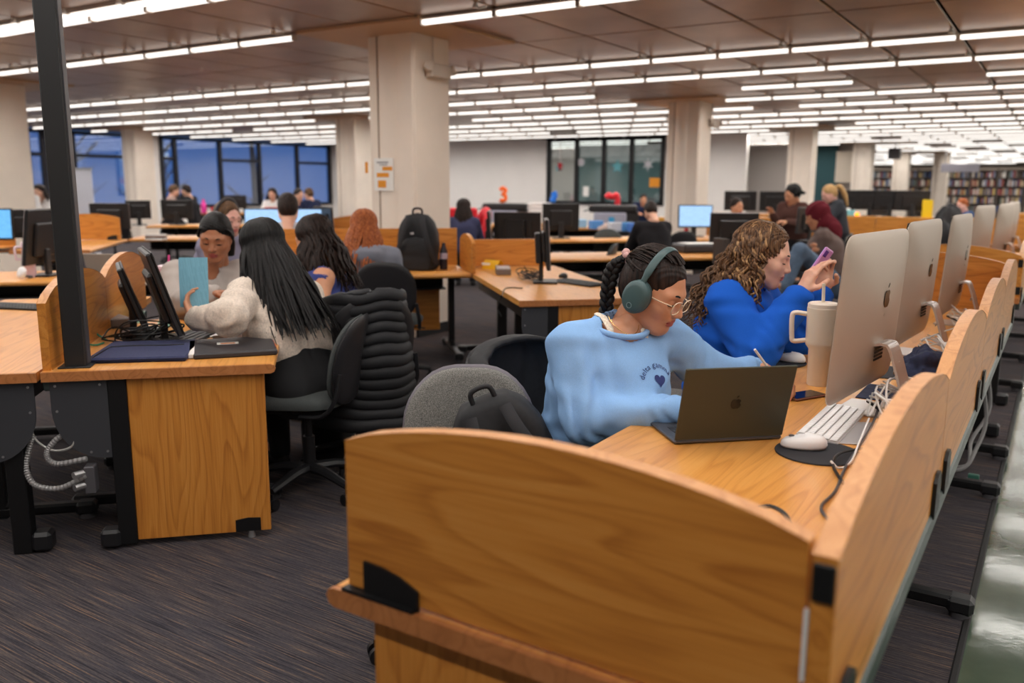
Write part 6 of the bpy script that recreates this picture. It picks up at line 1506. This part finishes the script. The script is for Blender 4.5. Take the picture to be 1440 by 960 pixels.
# clutter on the far desks
bl = [(815, 316, (150, 196, 232)), (838, 318, (90, 150, 216)), (865, 321, (214, 214, 222)), (880, 321, (96, 160, 220)), (893, 322, (70, 120, 200))]
for i, (px, py, c) in enumerate(bl):
    p_ = at(px, py+4, TOPZ); tag(MB().box((0, 0, .07), (.2, .2, .14), bev=.008).build('box', pm('box_%d' % i, c, .6), None, p_, (0, 0, R45)), ('pale blue box nearest the square black monitor', 'sky blue box between the pale blue and the white box', 'white box on the desk before the copiers', 'blue box just right of the white box', 'deep blue box beside the black hooded jacket')[i], 'box', None)
crumple('bag', at(845, 322, TOPZ), (.16, .14, .10), 'pale crumpled bag among the blue boxes', pm('pale_bag', (206, 182, 172), .8), 'bag', 9, n=12)
cs = thing('scanner_case', 'flat black equipment case on the desk behind the braid', 'case', at(985, 355, TOPZ) + Vector((0, .1, 0)), R45)
MB().box((0, 0, .05), (.62, .38, .09), bev=.02).build('case_body', pm('charcoal_case', (52, 50, 54), .5), cs); MB().box((-.05, 0, .098), (.4, .26, .004)).build('papers', PAPER, cs); MB().box((.25, -.19, .05), (.1, .02, .07), bev=.005).build('latch', BLACKP, cs)
cn = thing('drink_can', 'red and white drink can below the lit blue monitor', 'can', at(965, 330, TOPZ)); MB().lathe([(.028, 0), (.033, .006), (.033, .135), (.027, .15), (.001, .15)], n=16).build('can_body', pm('can_pale', (220, 196, 190), .35), cn); MB().lathe([(.0335, .03), (.0337, .035), (.0337, .09), (.0335, .095)], n=16).build('red_band', pm('can_red', (190, 40, 44), .35), cn)
lb = thing('sign_card', 'dark card with red square standing beside the curly hair', 'card', at(1013, 372, TOPZ), .9); MB().box((0, 0, .12), (.05, .2, .24), bev=.003).build('card_body', pm('card_dark', (70, 58, 52), .6), lb); MB().box((.03, .05, .19), (.004, .09, .06)).build('red_square', pm('signal_red', (220, 30, 40), .5), lb)
pk = thing('bottle', 'pink bottle on the window desk', 'bottle', at(287, 300, TOPZ)); MB().lathe([(.06, 0), (.065, .02), (.065, .2), (.045, .26), (.03, .28), (.03, .34), (.001, .34)], n=16).build('bottle_body', pm('neon_pink', (236, 60, 160), .4), pk)
rb_ = at(304, 300, TOPZ); tag(MB().lathe([(.09, 0), (.13, .14), (.13, .15), (.001, .15)], n=18).build('tub', pm('tub_red', (216, 40, 50), .4), None, rb_, smooth=40), 'red tub beside the pink bottle on the window desk', 'tub')
tag(MB().box((0, 0, .11), (.34, .3, .22), bev=.02).build('bag', pm('bag_red', (178, 20, 30), .6), None, at(384, 306, TOPZ), (0, 0, R45)), 'dark red bag in front of the woman in white by the windows', 'bag')
yf = thing('folder', 'yellow folder standing on the long counter', 'folder', desk_pt(counterL, 1303, .1, .945)); MB().box((0, 0, .15), (.16, .05, .30), bev=.004).build('folder_cover', pm('yellow_folder', (244, 206, 24), .5), yf)
tag(MB().lathe([(.10, 0), (.1, .16), (.09, .165), (.001, .165)], n=20).build('canister', pm('mustard', (214, 160, 60), .5), None, at(936, 320, TOPZ) + Vector((-.2, .3, .0)), smooth=40), 'mustard canister right of the black hooded jacket', 'canister')
lpx = desk_pt(counterL, 1205, .06, .945); tag(MB().ell((0, 0, .03), (.04, .04, .03), 12, 8).build('orange_light', pm('amber_glow', (255, 150, 40), .4, emit=(255, 150, 40), estr=2.0), None, lpx, smooth=60), 'small glowing amber lamp on the long counter', 'lamp')
tb = thing('tissue_box', 'pale teal box on the long counter', 'box', desk_pt(counterL, 1192, .08, .945)); MB().box((0, 0, .05), (.24, .12, .10), bev=.008).build('box_body', pm('teal_box', (140, 206, 214), .6), tb); MB().ell((0, 0, .11), (.05, .03, .03), 8, 6).build('tissue', PAPER, tb)
wbd = thing('whiteboard', 'pale rolling whiteboard standing before a blue window', 'whiteboard', (at_depth(112, 268, 17).x, at_depth(112, 268, 17).y, 0), 40*D2R)
MB().box((0, 0, 1.25), (.5, .03, .9), bev=.006).build('board', pm('board_grey', (206, 206, 216), .4), wbd); MB().box((0, 0, 1.72), (.52, .05, .05), bev=.006).build('top_rail', STEEL, wbd)
for s in (-1, 1): MB().cyl((s*.22, 0, .05), (s*.22, 0, .85), .015, n=8).box((s*.22, 0, .04), (.04, .5, .04), bev=.01).build('leg', STEEL, wbd)
# coat mound and chairs behind
_c = at(1325, 345, .6); chair('a', _c.x, _c.y, 0, 'chair buried under a heaped black coat')
crumple('coat', (_c.x, _c.y, .42), (.36, .32, .72), 'black coat heaped over a chair behind the aisle computers', BLACKCLOTH, 'coat', 5, .22)
cdefs = [(830, 372, .62, 200, 'charcoal chair tucked at the keyboard end of the cable-strewn desk'), (862, 348, .62, -45, 'charcoal chair on the far side of the empty scanner desk'), (950, 348, .62, 135, 'black chair of the person in the black hooded jacket'), (247, 322, .62, 135, 'black chair below the monitor near the windows'), (160, 325, .62, 160, 'dark chair seen edge-on at the corner desk'), (868, 329, .62, 160, 'dark chair edge-on by the blue boxes'), (655, 312, .62, 130, 'dark chair of the long-haired person'), (800, 322, .62, 100, 'black chair in front of the square monitor'), (1165, 352, .62, 188, 'dark chair under the person in the headscarf'), (728, 342, .62, 60, 'dark chair seen past the cable-strewn desk'), (690, 322, .62, 40, 'dark chair between white wall and grey-backed monitor')]
for px, py, z, ph, lab in cdefs:
    p_ = at(px, py, z); chair('a', p_.x, p_.y, ph*D2R-PI/2, lab)
# outside the windows
BARK = pm('dark_bark', (52, 50, 58), .9); q = random.Random(8)
for i in range(7):
    t = thing('bare_tree', 'bare winter tree standing outside the windows', 'tree', (XL-4-q.uniform(0, 7), 9+i*2.6, -1.5), q.uniform(0, 6), 'bare trees outside the windows'); m_ = MB()
    m_.tube([(0, 0, 0), (.1, .05, 2.2), (.0, .2, 4.5), (.2, .1, 7)], [.22, .17, .1, .03], 7)
    for k in range(26):
        z = q.uniform(1.5, 6); a = q.uniform(0, 6.28); L = q.uniform(.4, 1.1); b = Vector((.08, .1, z)); e = b+Vector((math.cos(a)*L, math.sin(a)*L, L*.8)); m_.tube([b, (b+e)/2+Vector((0, 0, -.1)), e], [.05, .03, .012], 4)
        for w_ in range(3): a2 = a+q.uniform(-.9, .9); s0 = b+(e-b)*q.uniform(.4, .9); m_.tube([s0, s0+Vector((math.cos(a2)*L*.5, math.sin(a2)*L*.5, L*.4))], [.018, .006], 4)
    m_.build('trunk_and_branches', BARK, t, smooth=60, recalc=False)
struct(MB().box((XL-15, 20, -1.6), (30, 80, .2)), 'ground', pm('dusk_paving', (60, 64, 72), .9))
